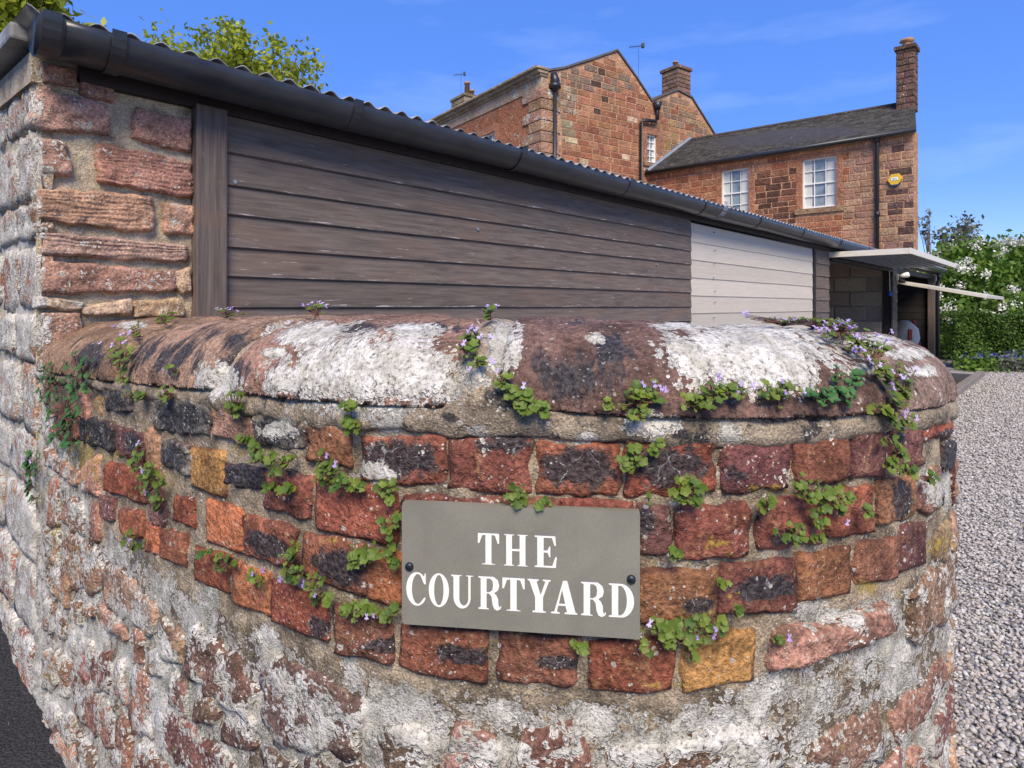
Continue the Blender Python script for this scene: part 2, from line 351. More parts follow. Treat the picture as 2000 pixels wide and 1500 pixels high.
# lichen bias in photo pixels: patches that the stones carry
PATCH = [(740, 722, 185, 78), (605, 652, 75, 24), (560, 740, 40, 30), (985, 680, 38, 52), (1465, 690, 178, 78), (1162, 662, 20, 14), (815, 645, 70, 14), (1330, 636, 60, 10),
 (425, 745, 42, 34), (540, 690, 30, 12), (1700, 668, 60, 14), (1770, 690, 48, 13), (1800, 725, 30, 12), (1740, 640, 50, 10), (260, 636, 30, 10), (1690, 720, 26, 10),
 (765, 830, 26, 14), (1275, 832, 50, 30), (1425, 846, 20, 22), (1145, 854, 22, 12), (735, 928, 38, 22), (690, 805, 14, 14), (545, 840, 40, 18),
 (241, 1206, 26, 18), (388, 1220, 36, 66), (196, 1248, 28, 40), (245, 1307, 28, 50), (315, 1307, 34, 55), (525, 1272, 24, 40), (476, 1395, 52, 34), (560, 1335, 52, 34),
 (300, 1420, 34, 62), (685, 1325, 24, 30), (772, 1405, 115, 55), (965, 1395, 36, 24), (1168, 1416, 42, 30), (1245, 1465, 70, 36), (982, 1472, 75, 32), (1475, 1370, 34, 30),
 (1440, 1450, 88, 62), (1681, 1290, 22, 18), (1566, 1190, 30, 16), (1640, 1210, 60, 18), (1830, 950, 30, 40), (1740, 1270, 60, 30), (160, 1000, 20, 30), (40, 640, 46, 60),
 (30, 480, 36, 50), (150, 1250, 30, 60), (60, 1010, 30, 70), (110, 1380, 40, 50), (860, 1455, 60, 25), (620, 1440, 60, 40), (1100, 1475, 40, 20), (1720, 1190, 40, 16)]
BX = [0, 80, 150, 200, 300, 380, 455, 530, 650, 790, 1130, 1320, 1480, 1560, 1760, 1880, 2000]
BY = [640, 740, 880, 1000, 1090, 1140, 1190, 1215, 1285, 1322, 1352, 1352, 1325, 1200, 1140, 1000, 950]
def lichen(P, bias=0., kind=None):
    x, y = proj(P); v = np.full(len(x), -.52)
    low = np.interp(x, BX, BY); d = np.clip((y-low)/45, 0, 1); v += .56*d
    v[(x < 84)] = np.maximum(v[(x < 84)], .24); lf = np.clip((420-x)/300, 0, 1)*d; v += .12*lf
    hit = np.full(len(x), -9.)
    for cx, cy, rx, ry in PATCH:
        q = np.sqrt(((x-cx)/rx)**2+((y-cy)/ry)**2); hit = np.maximum(hit, (1.1-q)*(1. if cy < 865 else .8))
    v = np.maximum(v, np.clip(hit*1.3, -.6, .8)*(hit > -.25)+(-9)*(hit <= -.25))
    return v+bias
YEL = [(170, 900, 40, 60), (110, 1030, 22, 70), (145, 1110, 12, 60), (80, 1330, 40, 60), (1500, 955, 60, 12), (1430, 1082, 60, 12), (1690, 1140, 40, 30), (1840, 1060, 40, 30),
       (1690, 1010, 14, 40), (650, 1055, 40, 10), (80, 860, 25, 30), (1300, 1340, 150, 10), (230, 890, 40, 14), (1400, 1062, 40, 18), (690, 1425, 20, 14), (1580, 1120, 40, 10)]
def yellow(P, bias=0.):
    x, y = proj(P); v = np.full(len(x), .02)
    for cx, cy, rx, ry in YEL:
        v = np.maximum(v, .62*(1.25-np.sqrt(((x-cx)/rx)**2+((y-cy)/ry)**2)))
    return v+bias

def patch(name, surf, quad, mat, parent, color, depth=.012, er=.012, rough=.003, outl=.004, nu=14, nv=9, corner=.25, seed=0, tilt=0., blk=None, lb=0., yb=0., freq=30, edge=True, blkbias=-.6, sunk=.03, grow=.0062, tool=0.):
    """one brick or stone as a swollen, worn block set in the wall; quad = tl,tr,br,bl in surface coordinates"""
    q = np.array(quad, float); gr = grow/max(np.hypot(*(q[2]-q[0])), .02)*2; q = q.mean(0)+(q-q.mean(0))*np.array([1+2*grow/max(np.ptp(q[:, 0]), .02), 1+2*grow/max(np.ptp(q[:, 1]), .02)]); L = np.hypot(*(q[1]-q[0])); H = np.hypot(*(q[3]-q[0])); er = min(er, .3*L, .3*H)
    def spaced(n, ln):
        e = np.linspace(-1, 1, n-1); k = 2*er*.45/ln
        return np.r_[-1, -1+k, e[1:-1]*(1-1.8*k/2) if n > 4 else [], 1-k, 1]
    us, vs_ = spaced(nu, L), spaced(nv, H); UU, VV = np.meshgrid(us, vs_); u, v = UU.ravel(), VV.ravel()
    cu = u*np.sqrt(1-corner*v*v*v*v/2); cv = v*np.sqrt(1-corner*u*u*u*u/2)
    w = [(1-cu)*(1+cv)/4, (1+cu)*(1+cv)/4, (1+cu)*(1-cv)/4, (1-cu)*(1-cv)/4]
    ab = sum(wi[:, None]*qi for wi, qi in zip(w, q))
    ed = np.maximum(np.abs(u), np.abs(v)); off0 = surf(ab[:, 0], ab[:, 1], 0.)
    sx = seed*7.31; j1 = np.array([mnoise.noise(Vector((p[0]*32+sx, p[1]*32, p[2]*32))) for p in off0]); j2 = np.array([mnoise.noise(Vector((p[0]*32, p[1]*32+sx+9, p[2]*32))) for p in off0])
    ab = ab+np.stack([j1, j2], 1)*outl*(ed**3)[:, None]*1.6
    dist = np.minimum((1-np.abs(u))*L/2, (1-np.abs(v))*H/2); k = np.clip(dist/er, 0, 1)
    h = -.010+(depth+.010)*(1-(1-k)**2.4)
    nz = np.array([fbm(Vector((p[0]*freq+sx, p[1]*freq, p[2]*freq)), 4) for p in off0]); h = h+nz*rough*np.where(dist < 1e-6, .2, 1)
    if tool: h = h+tool*np.array([math.sin(p[2]*500+6*mnoise.noise(Vector((p[0]*14, p[1]*14, p[2]*30)))) for p in off0])*k
    h += tilt*v*H*.5; h = np.where(dist > er*.8, np.maximum(h, .0012), h); h[dist < 1e-6] = -sunk
    P = surf(ab[:, 0], ab[:, 1], h)
    n, m = len(us), len(vs_); f = [(i*n+j, i*n+j+1, (i+1)*n+j+1, (i+1)*n+j) for i in range(m-1) for j in range(n-1)]
    me = np_mesh(name, P, np.array(f), True)
    B = np.full(len(P), blkbias)
    if blk is not None:
        bx, by, br, bs = blk; B = (bs+.22)*(1.42-np.sqrt(((u-bx)/br[0])**2+((v-by)/br[1])**2)); B = np.clip(B, -.6, 1.)
    E = np.clip(1-dist/(er*1.6), 0, 1)*(.75 if edge else .25)
    vattr(me, lich=lichen(P, lb), yel=yellow(P, yb), blk=B, edge=E)
    return put(name, me, mat, parent, color)

# ------------------------------------------------------------------ ground
def gravelmat():
    t = NT('gravel_ground'); p = t.pos(); v = t.n('ShaderNodeTexVoronoi', feature='F1'); t.set(v.inputs['Vector'], p); v.inputs['Scale'].default_value = 62
    c = t.mix(t.noise(v.outputs['Color'], 3, 2), (.13, .115, .11), (.50, .45, .42)); c = t.mix(.5, c, t.scale(v.outputs['Color'], .3))
    r = t.n('ShaderNodeRGBToBW'); t.set(r.inputs[0], v.outputs['Color']); g = t.mix(r.outputs[0], (.24, .23, .22), (.50, .48, .46))
    g = t.mix(t.rng(v.outputs['Distance'], .25, .7, 0, .4), g, (.12, .11, .105))
    return t.fin(g, .9, t.bump(t.ma('MULTIPLY', v.outputs['Distance'], -1.), .9, .012), .25)
M['gravel'] = gravelmat()
def pebblemat():
    t = NT('gravel_pebbles'); a = t.attr('pv'); rp = t.n('ShaderNodeValToRGB'); t.set(rp.inputs[0], a); e = rp.color_ramp.elements
    cols = [(0, (.16, .155, .15)), (.2, (.28, .27, .26)), (.45, (.38, .365, .345)), (.6, (.42, .37, .33)), (.8, (.44, .43, .41)), (1, (.54, .53, .51))]
    while len(e) < len(cols): e.new(.5)
    for q, (p_, c_) in zip(e, cols): q.position = p_; q.color = c_+(1,)
    n = t.noise(t.pos(), 160, 4); return t.fin(t.scale(rp.outputs[0], t.rng(n, .3, .7, .75, 1.2, False)), .8, t.bump(n, .3, .002), .3)
M['pebble'] = pebblemat()
def asphaltmat():
    t = NT('asphalt'); p = t.pos(); n = t.noise(p, 190, 3, .7); v = t.vor(p, 140, 'F1'); big = t.noise(p, 3, 4)
    c = t.scale(t.mix(t.rng(n, .35, .7), (.012, .012, .014), (.055, .054, .056)), t.rng(big, .3, .7, .75, 1.3, False))
    c = t.mix(t.rng(t.noise(p, 75, 2), .73, .77), c, (.28, .26, .22))
    return t.fin(c, .82, t.bump(t.ma('ADD', n, t.ma('MULTIPLY', v, -.8)), 1., .008), .35)
M['asphalt'] = asphaltmat()
M['apron'] = simple('dark_concrete_apron', (.055, .052, .052), .85, .35, 7, .4, .004)
M['kerb'] = simple('kerb_concrete', (.20, .18, .165), .9, .3, 9, .4, .004)
M['earth'] = simple('bare_earth', (.06, .045, .03), 1, .4, 20, .6, .01)

mb = MB(); mb.add([(-600, -600, 0), (600, -600, 0), (600, 900, 0), (-600, 900, 0)], [(0, 1, 2, 3)])
tag(put('ground', mb.mesh('ground'), M['gravel']), kind='structure')
road_edge = []
for s in np.linspace(0, 1.75, 14):
    p = wall(s, 0., -.06); road_edge.append((p[0], p[1]))
rl = [tuple(EN(a, 0, .04)[:2]) for a in (40, 20, 8, 4, 2, 1)]
poly = [(-60, -40), (.6, -40), (.35, -3), (.2, .2)]+road_edge[::-1]+rl[::-1]+[(-60, 40)]
def road_z(x, y):                                        # the lane climbs gently along the wall to the left
    d = (x+1.0)*-.77+(y-1.45)*.64; z = .285+.128*d; z = np.where(d > 3, .669+.06*(d-3), z); return np.maximum(z, .006)+.0*x
gx_ = np.r_[np.linspace(-60, -6, 28), np.linspace(-5.8, .9, 90)]; gy_ = np.r_[np.linspace(-40, -1, 24), np.linspace(-.9, 5.5, 90), np.linspace(6, 40, 24)]
GX, GY = np.meshgrid(gx_, gy_); RP = np.stack([GX.ravel(), GY.ravel(), road_z(GX.ravel(), GY.ravel())], 1)
def in_poly(x, y, pg):
    c = np.zeros(len(x), bool); q = len(pg)-1
    for i in range(len(pg)):
        (xi, yi), (xj, yj) = pg[i], pg[q]; hit = ((yi > y) != (yj > y)) & (x < (xj-xi)*(y-yi)/((yj-yi) or 1e-9)+xi); c ^= hit; q = i
    return c
inp = in_poly(RP[:, 0], RP[:, 1], [(p_[0]+.10, p_[1]+.10) if i_ > 3 and i_ < len(poly)-1 else p_ for i_, p_ in enumerate(poly)]); nx_, ny_ = len(gx_), len(gy_)
fq = [(a*nx_+b, a*nx_+b+1, (a+1)*nx_+b+1, (a+1)*nx_+b) for a in range(ny_-1) for b in range(nx_-1)]; fq = np.array([q for q in fq if inp[list(q)].any()])
used = np.unique(fq); rm = np.full(len(RP), -1); rm[used] = np.arange(len(used))
class _R: pass
mb = _R(); mb.mesh = lambda n_: np_mesh(n_, RP[used], rm[fq], True)
tag(put('road', mb.mesh('road'), M['asphalt']), kind='structure')
mb = MB(); mb.add([SH.P(7.2, .006, -.3), SH.P(7.2, .006, .60), SH.P(14.9, .006, .60), SH.P(14.9, .006, -.3)], [(0, 1, 2, 3)])
tag(put('pavement', mb.mesh('pavement'), M['apron']), kind='structure')
kb = thing('kerb', 'low concrete kerb edging the dark apron by the open garages', 'kerb', tuple(SH(7.2, 0, .9)))
for i in range(8):
    a = 7.0+i*.98; mb = MB(); mb.box(SH.P(a+.485, .03, .66), Vector((U[0], U[1], 0))*.478, Vector((N[0], N[1], 0))*.065, (0, 0, .055))
    put('kerbstone', bevelled(mb, 'kerbstone', .012), M['kerb'], kb)

def ico():
    bm = bmesh.new(); bmesh.ops.create_icosphere(bm, subdivisions=1, radius=1); V = np.array([v.co[:] for v in bm.verts]); Fc = np.array([[v.index for v in f.verts] for f in bm.faces]); bm.free(); return V, Fc
IV, IF = ico()
def pebbles(n):
    y = rng.uniform(1.15, 13.5, n); r = rng.uniform(.46, 1.04, n); x = r*y
    wr = np.interp(y, [1.1, 1.36, 1.6, 2.3], [.80, .88, .89, .89]); keep = x > wr+.0
    off = (x-CORN[0])*N[0]+(y-CORN[1])*N[1]; keep &= (y > 2.3) | (r > .56); tt_ = (x-CORN[0])*U[0]+(y-CORN[1])*U[1]; keep &= off > np.where(tt_ < 6.95, .03, .74)
    x, y = x[keep], y[keep]; n = len(x)
    sz = rng.uniform(.0048, .0112, n)*np.clip(.9+y*.06, .9, 1.7); sc = np.stack([sz*rng.uniform(.8, 1.5, n), sz*rng.uniform(.7, 1.1, n), sz*rng.uniform(.45, .8, n)], 1)
    a = rng.uniform(0, 6.28, n); tl = rng.normal(0, .35, n); jit_ = 1+rng.normal(0, .16, (n, len(IV), 1))
    v = IV[None]*jit_*sc[:, None]; ct, st = np.cos(tl)[:, None], np.sin(tl)[:, None]; v = np.stack([v[..., 0]*ct-v[..., 2]*st, v[..., 1], v[..., 0]*st+v[..., 2]*ct], -1)
    ca, sa = np.cos(a)[:, None], np.sin(a)[:, None]; v = np.stack([v[..., 0]*ca-v[..., 1]*sa, v[..., 0]*sa+v[..., 1]*ca, v[..., 2]], -1)
    z = np.abs(rng.normal(0.004, .006, n)); v += np.stack([x, y, z], 1)[:, None]
    Fc = (IF[None]+(np.arange(n)*len(IV))[:, None, None]).reshape(-1, 3)
    me = np_mesh('gravel', v.reshape(-1, 3), Fc); vattr(me, pv=np.repeat(rng.random(n), len(IV))); return me
tag(put('gravel', pebbles(118000), M['pebble']), 'loose pale grey and pink gravel covering the drive right of the wall', 'gravel', kind='stuff')

# ------------------------------------------------------------------ boundary wall
BW = thing('boundary_wall', 'low curved brick and rubble wall with rounded lichen covered coping in the foreground', 'wall', (0.1, 1.0, 0))
RED, ORG, DRK, YLW, PUR, BLK, SST, GRY, OCH = (.225, .074, .043), (.33, .12, .055), (.14, .05, .038), (.34, .175, .06), (.13, .055, .05), (.045, .043, .047), (.36, .19, .14), (.16, .145, .125), (.25, .115, .058)
k_full = (0, 0, (1.5, 1.5), .62); k_mid = (.1, .05, (.75, .55), .62); k_right = (.55, -.1, (.5, .4), .6); k_no = None
BR = [ # xl, top, bottom at the left edge, xr, top, bottom at the right edge, colour, black zone, spalled
 (208, 754, 798, 258, 762, 806, GRY, (0, 0, (1, 1), .5), 1), (302, 774, 838, 412, 786, 850, GRY, (0, 0, (1.0, 1.0), .62), 1), (418, 788, 846, 490, 812, 872, SST, k_no, 1),
 (493, 808, 862, 600, 822, 880, GRY, (-.2, -.1, (1, .9), .58), 1), (603, 820, 894, 686, 832, 912, OCH, (.9, .9, (.4, .5), .5), 2), (708, 858, 936, 868, 857, 942, RED, (0, .12, (.98, .8), .75), 0),
 (885, 860, 955, 1037, 860, 960, RED, (.3, .75, (.7, .35), .6), 1), (1045, 864, 962, 1217, 866, 965, RED, (0, .05, (.98, .72), .7), 2), (1230, 864, 966, 1400, 858, 962, RED, (-.1, .05, (.9, .7), .66), 2),
 (1408, 856, 962, 1546, 849, 948, PUR, (-.6, -.3, (.4, .4), .4), 2), (1560, 853, 940, 1658, 846, 930, RED, k_no, 0), (1674, 840, 928, 1730, 836, 924, PUR, k_no, 0),
 (1745, 836, 912, 1804, 826, 900, PUR, (-.7, .3, (.4, .4), .5), 1), (1810, 812, 862, 1866, 800, 850, RED, (0, -.5, (.8, .4), .5), 2), (1845, 864, 916, 1874, 860, 908, BLK, k_full, 0),
 (160, 813, 862, 222, 826, 882, BLK, k_full, 0), (228, 836, 888, 283, 848, 902, PUR, (.3, .2, (.7, .8), .55), 0), (318, 857, 905, 372, 867, 928, GRY, (0, 0, (1, 1), .5), 1),
 (375, 876, 945, 436, 888, 968, YLW, k_no, 0), (441, 904, 946, 516, 916, 954, BLK, (0, 0, (1.1, 1.1), .6), 1), (522, 914, 990, 610, 934, 1018, RED, (0, .9, (1, .4), .4), 1),
 (623, 934, 1030, 775, 957, 1056, RED, k_no, 0), (788, 968, 1066, 930, 975, 1076, RED, k_no, 0), (942, 976, 1078, 1090, 980, 1082, RED, k_no, 0), (1102, 980, 1082, 1240, 984, 1084, RED, k_no, 0),
 (1252, 992, 1085, 1311, 990, 1080, PUR, (-.5, .3, (.6, .7), .5), 2), (1326, 992, 1094, 1465, 981, 1082, RED, k_no, 0), (1486, 986, 1072, 1605, 964, 1056, RED, (-.3, -.5, (.4, .3), .55), 1),
 (1620, 958, 1052, 1706, 950, 1037, RED, k_no, 0), (1722, 941, 1022, 1790, 930, 1004, OCH, (-.05, 0, (.6, .85), .8), 0), (1862, 916, 982, 1881, 910, 975, PUR, k_no, 0),
 (202, 903, 958, 286, 926, 986, RED, k_no, 0), (340, 966, 1018, 376, 976, 1028, RED, k_no, 1), (198, 969, 1006, 222, 976, 1016, PUR, k_no, 0), (238, 992, 1040, 280, 1002, 1052, RED, k_no, 1),
 (285, 1020, 1076, 312, 1026, 1084, ORG, k_no, 1), (405, 976, 1056, 475, 999, 1079, ORG, k_no, 0), (479, 1005, 1082, 579, 1036, 1106, RED, (.0, -.1, (.95, .6), .72), 0),
 (595, 1044, 1118, 712, 1060, 1160, RED, (.25, -.1, (.8, .7), .75), 0), (722, 1079, 1168, 784, 1085, 1178, ORG, k_no, 0), (792, 1090, 1188, 940, 1096, 1194, RED, k_no, 0),
 (952, 1098, 1196, 1100, 1106, 1202, RED, k_no, 0), (1112, 1106, 1204, 1242, 1112, 1208, RED, k_no, 0), (1254, 1119, 1212, 1400, 1116, 1206, OCH, (.5, -.35, (.6, .35), .6), 0),
 (1416, 1106, 1196, 1552, 1093, 1190, DRK, (.1, .0, (.95, .45), .8), 0), (1562, 1086, 1172, 1660, 1073, 1152, OCH, k_no, 0), (1672, 1063, 1140, 1754, 1053, 1126, OCH, k_no, 0),
 (1762, 1031, 1116, 1810, 1023, 1098, PUR, k_no, 0), (316, 1033, 1086, 366, 1046, 1106, RED, k_no, 0), (382, 1070, 1130, 447, 1088, 1156, RED, k_no, 0), (455, 1100, 1172, 529, 1128, 1200, ORG, k_no, 0),
 (536, 1137, 1210, 638, 1170, 1246, RED, (.75, -.35, (.35, .5), .75), 0), (656, 1183, 1270, 765, 1206, 1292, RED, (.75, -.2, (.65, .32), .7), 0), (790, 1223, 1302, 954, 1236, 1330, RED, (.4, .05, (.65, .36), .75), 0),
 (976, 1237, 1326, 1132, 1247, 1346, RED, (.5, .02, (.65, .3), .7), 0), (1154, 1258, 1343, 1316, 1251, 1346, RED, k_no, 0), (1336, 1251, 1346, 1474, 1237, 1323, YLW, k_no, 0)]
rects = []
for i, (x0, a0, b0, x1, a1, b1, c, bk, sp) in enumerate(BR):
    q = [px_wall(x0, a0), px_wall(x1, a1), px_wall(x1, b1), px_wall(x0, b0)]
    rects.append((min(q[0][0], q[3][0]), max(q[1][0], q[2][0]), min(q[2][1], q[3][1]), max(q[0][1], q[1][1])))
    random.seed(i); L = rects[-1][1]-rects[-1][0]; mx0 = random.random()**1.5*(0 if c in (YLW, ORG, SST) else 1); sp = max(sp, 1) if random.random() < .25 else sp
    patch('brick', wall, q, M['brick'], BW, jit(tuple(a_*(1-.45*mx0)+b_*.45*mx0 for a_, b_ in zip(c, (.13, .075, .062))) , .2), depth=random.uniform(.001, .006)-(.004 if sp == 2 else 0), er=.0045 if sp == 0 else .009, rough=(.0020, .0052, .010)[sp], outl=(.0038, .0065, .008)[sp],
          nu=int(np.clip(L/.007, 10, 24)), nv=14, corner=(.09, .2, .26)[sp], seed=i, tilt=random.uniform(-.03, .03), blk=bk, freq=(24, 38, 34)[sp], lb=random.uniform(-.08, .05))
# sandstone block low on the right, and rubble everywhere the bricks are not
q = [px_wall(1502, 1238), px_wall(1735, 1168), px_wall(1742, 1228), px_wall(1505, 1312)]
rects.append((q[0][0], q[1][0], q[3][1], q[1][1])); patch('stone', wall, q, M['stone'], BW, SST, .016, .02, .007, .009, 26, 14, .35, 91, lb=-.25, freq=20)
def px_of(s_): p_ = wall(s_, .7); return CX+F*p_[0]/p_[1]
random.seed(21); zz = 0.02; nst = 0
while zz < 1.16:
    hh = random.uniform(.06, .14); s = .02+random.uniform(0, .1)
    while s < SL-.1:
        ww = random.choice((random.uniform(.07, .13), random.uniform(.12, .30))); z0, z1 = zz+random.uniform(-.012, .012), min(zz+hh+random.uniform(-.015, .015)-.012, 1.15)
        a, b = s, min(s+ww-.014, SL-.05); s += ww
        free = [(a, b)]
        for r in rects:
            if min(z1, r[3]+.006)-max(z0, r[2]-.006) > .015:
                new = []
                for f0, f1 in free:
                    if r[1]+.006 <= f0 or r[0]-.006 >= f1: new.append((f0, f1)); continue
                    if r[0]-.006-f0 > .02: new.append((f0, r[0]-.008))
                    if f1-r[1]-.006 > .02: new.append((r[1]+.008, f1))
                free = new
        for f0, f1 in free:
            if f1-f0 < .045 or z1-z0 < .035: continue
            sk = [random.uniform(-.026, .026) for _ in range(4)]; c = random.choice([SST, (.25, .13, .09), (.22, .13, .09), (.26, .17, .11), (.20, .10, .075), (.30, .19, .11)]) if px_of(f0) < 330 or px_of(f0) > 1600 else random.choice([(.12, .075, .055), (.15, .085, .06), (.10, .07, .055), (.19, .11, .08)])
            patch('stone', wall, [(f0, z1+sk[0]), (f1, z1+sk[1]), (f1, z0+sk[2]), (f0, z0+sk[3])], M['stone'], BW, jit(c, .22), random.uniform(-.001, .007), random.uniform(.012, .024), .0075, .016,
                  int(np.clip((f1-f0)/.012, 8, 18)), 10, .7, 200+nst, random.uniform(-.03, .03), lb=random.uniform(-.14, .12), freq=34, edge=False, grow=.003); nst += 1
    zz += hh
print('rubble stones', nst)
# mortar core: outer face, top, inner face
ns, nz_ = 420, 150; S_, Z_ = np.meshgrid(np.linspace(0, SL, ns), np.linspace(0, 1.2, nz_)); P0 = wall(S_.ravel(), Z_.ravel(), 0.)
h = np.array([fbm(Vector(p*26), 4)*.006+mnoise.noise(Vector(p*9))*.003-.0050 for p in P0]); P1 = wall(S_.ravel(), Z_.ravel(), h)
f = [(i*ns+j, i*ns+j+1, (i+1)*ns+j+1, (i+1)*ns+j) for i in range(nz_-1) for j in range(ns-1)]
inn = wall(np.linspace(0, SL, ns), 0., -.40); inn[:, 2] = 0.; it = inn.copy(); it[:, 2] = 1.2; b0 = len(P1); P1 = np.r_[P1, inn, it]
for j in range(ns-1):
    f.append((b0+j+1, b0+j, b0+ns+j, b0+ns+j+1)); f.append(((nz_-1)*ns+j, (nz_-1)*ns+j+1, b0+ns+j+1, b0+ns+j))
me = np_mesh('mortar_core', P1, np.array(f), True)
mx_, my_ = proj(P1); lowd = np.clip((my_-np.interp(mx_, BX, BY))/40, 0, 1); vattr(me, lich=lichen(P1, .20), yel=yellow(P1, .16), blk=-.14+.12*lowd, edge=.30+.5*lowd)
put('mortar', me, M['mortar'], BW, (.29, .235, .165))
# end face of the wall
mb = MB(); e0, e1 = wall(SL, 0, 0), wall(SL, 0, -.4); mb.add([e0, e1, (e1[0], e1[1], 1.2), (e0[0], e0[1], 1.2)], [(0, 1, 2, 3)])
put('wall_end', mb.mesh('wall_end'), M['mortar'], BW, (.29, .235, .165))
# coping
def cop_w(s): return np.interp(s, [0, .55, 1.0, 3], [.29, .25, .205, .195])
def cop_b(s): return np.interp(s, [0, .5, 1.0, 1.5, 2.0, 2.6], [1.178, 1.188, 1.208, 1.214, 1.196, 1.18])
def cop_t(s): return np.interp(s, [0, .5, 1.0, 1.5, 2.0, 2.6], [1.312, 1.318, 1.330, 1.330, 1.312, 1.296])
def coping(s, t, e=0.):
    w, zb, zt = cop_w(s), cop_b(s), cop_t(s); c, si = np.cos(t), np.sin(t)
    off = -w+(w+.006+e)*np.sign(c)*np.abs(c)**.85; z = zb+(zt-zb+e)*np.abs(si)**.92
    x, y = np.interp(s, _ss, WX), np.interp(s, _ss, WY); nx, ny = np.interp(s, _ss, NX), np.interp(s, _ss, NY)
    return np.stack([x+nx*off, y+ny*off, z], -1)
def s_at(x): return px_wall(x, 800)[0]
JO = [0.0, s_at(236), s_at(438), s_at(932), s_at(1752), SL-.42, SL]
BLKP = [(1120, 730, 150, 70), (1010, 770, 60, 30), (330, 690, 110, 45), (450, 660, 70, 30), (700, 640, 90, 14), (830, 642, 120, 14), (600, 770, 50, 25), (180, 690, 50, 40), (1750, 740, 60, 40), (1680, 745, 40, 20),
        (1250, 790, 100, 14), (1350, 850, 60, 30), (1590, 840, 45, 30), (880, 815, 25, 12), (460, 720, 50, 40), (1200, 690, 60, 40), (730, 700, 22, 12), (640, 740, 26, 16)]
def blacks(P, base=.14):
    x, y = proj(P); v = np.full(len(x), base)
    for cx, cy, rx, ry in BLKP: v = np.maximum(v, .66*(1.35-np.sqrt(((x-cx)/rx)**2+((y-cy)/ry)**2)))
    return v
CC = [(.22, .14, .09), (.25, .16, .11), (.22, .13, .095), (.12, .072, .058), (.21, .145, .115), (.18, .11, .08)]
for i in range(6):
    a, b = JO[i]+(.0 if i == 0 else .008), JO[i+1]-.008
    if i == 2: b -= .012
    if i == 3: a += .016
    n = max(12, int((b-a)/.006)); m = 70; g = np.linspace(-1, 1, n); sv = (a+b)/2+(b-a)/2*g; tv = np.linspace(-.06, math.pi+.06, m)
    SS, TT = np.meshgrid(sv, tv); SS, TT = SS.ravel(), TT.ravel(); lift = random.uniform(-.003, .004)
    ed = np.minimum(SS-a, b-SS); rnd = -.020*np.clip(1-ed/.022, 0, 1)**2
    Pb = coping(SS, TT, 0.); nn = np.array([fbm(Vector((p[0]*9+i*5, p[1]*9, p[2]*14)), 5)*.008+mnoise.noise(Vector((p[0]*40, p[1]*40+i, p[2]*40)))*.0016 for p in Pb])
    wob = np.array([mnoise.noise(Vector((p[2]*16, i*3., p[0]*6)))*.012 for p in Pb])*np.clip(1-ed/.05, 0, 1)
    Pc = coping(SS+wob, TT, nn+rnd+lift); fc = [(r_*n+c_, r_*n+c_+1, (r_+1)*n+c_+1, (r_+1)*n+c_) for r_ in range(m-1) for c_ in range(n-1)]
    cap0 = tuple(r_*n for r_ in range(m)); cap1 = tuple(r_*n+n-1 for r_ in range(m))[::-1]
    me = bpy.data.meshes.new('coping_stone'); me.from_pydata(Pc.tolist(), [], fc+[cap0, cap1]); me.polygons.foreach_set('use_smooth', [True]*len(fc)+[False]*2); me.update()
    vattr(me, lich=lichen(Pc, .0), yel=yellow(Pc, -.1+(.25 if i == 0 else 0)*(SS < .03)), blk=blacks(Pc), edge=np.zeros(len(Pc)), st=np.stack([SS*1.9+i*3., TT*.085+SS*.25, np.full(len(SS), i*7.3)], 1))
    put('coping_stone', me, M['coping'], BW, CC[i])
# coping joint mortar + fillet under the coping
n = 420; m = 60; sv = np.linspace(0, SL, n); tv = np.linspace(.0, math.pi, m); SS, TT = np.meshgrid(sv, tv); SS, TT = SS.ravel(), TT.ravel(); Pb = coping(SS, TT, 0.)
nn = np.array([fbm(Vector(p*30), 3)*.004-.011 for p in Pb]); jm = np.abs(SS-s_at(930)); nn += .012*np.clip(1-jm/.035, 0, 1); Pc = coping(SS, TT, nn)
me = np_mesh('joint_mortar', Pc, np.array([(r_*n+c_, r_*n+c_+1, (r_+1)*n+c_+1, (r_+1)*n+c_) for r_ in range(m-1) for c_ in range(n-1)]), True)
vattr(me, lich=lichen(Pc, .05), yel=yellow(Pc, .05), blk=np.full(len(Pc), -.1), edge=np.zeros(len(Pc))); put('joint_mortar', me, M['mortar'], BW, (.33, .26, .18))
m = 26; vv = np.linspace(0, 1, m); SS, VV = np.meshgrid(sv, vv); SS, VV = SS.ravel(), VV.ravel(); zb = cop_b(SS)
jb = np.array([mnoise.noise(Vector((s*9, 3.3, 0)))*.010+mnoise.noise(Vector((s*38, 1., 0)))*.005 for s in sv]); jt = np.array([mnoise.noise(Vector((s*7, 8., 0)))*.010+mnoise.noise(Vector((s*30, 5., 0)))*.004 for s in sv])
jt += .030*np.exp(-((sv-s_at(950))/.05)**2)
lo = np.interp(sv, [0, .8, 1.3, 2.2, 3], [1.158, 1.165, 1.174, 1.160, 1.15])+jb*1.3; hi = cop_b(sv)+.014+jt
ZZ = np.tile(lo, m)+(np.tile(hi, m)-np.tile(lo, m))*VV
oo = .020*np.sin(np.clip(VV, 0, 1)*math.pi)**.45-.008-.010*VV
Pb = wall(SS, ZZ, 0.); oo = oo+np.array([fbm(Vector(p*24), 4)*.005 for p in Pb]); oo[VV < .01] -= .012; oo[VV > .99] -= .02; Pc = wall(SS, ZZ, oo)
me = np_mesh('mortar_fillet', Pc, np.array([(r_*n+c_, r_*n+c_+1, (r_+1)*n+c_+1, (r_+1)*n+c_) for r_ in range(m-1) for c_ in range(n-1)]), True)
vattr(me, lich=lichen(Pc, .08), yel=yellow(Pc, .06), blk=blacks(Pc, .20), edge=np.zeros(len(Pc))); put('mortar_fillet', me, M['mortar'], BW, (.25, .205, .15))

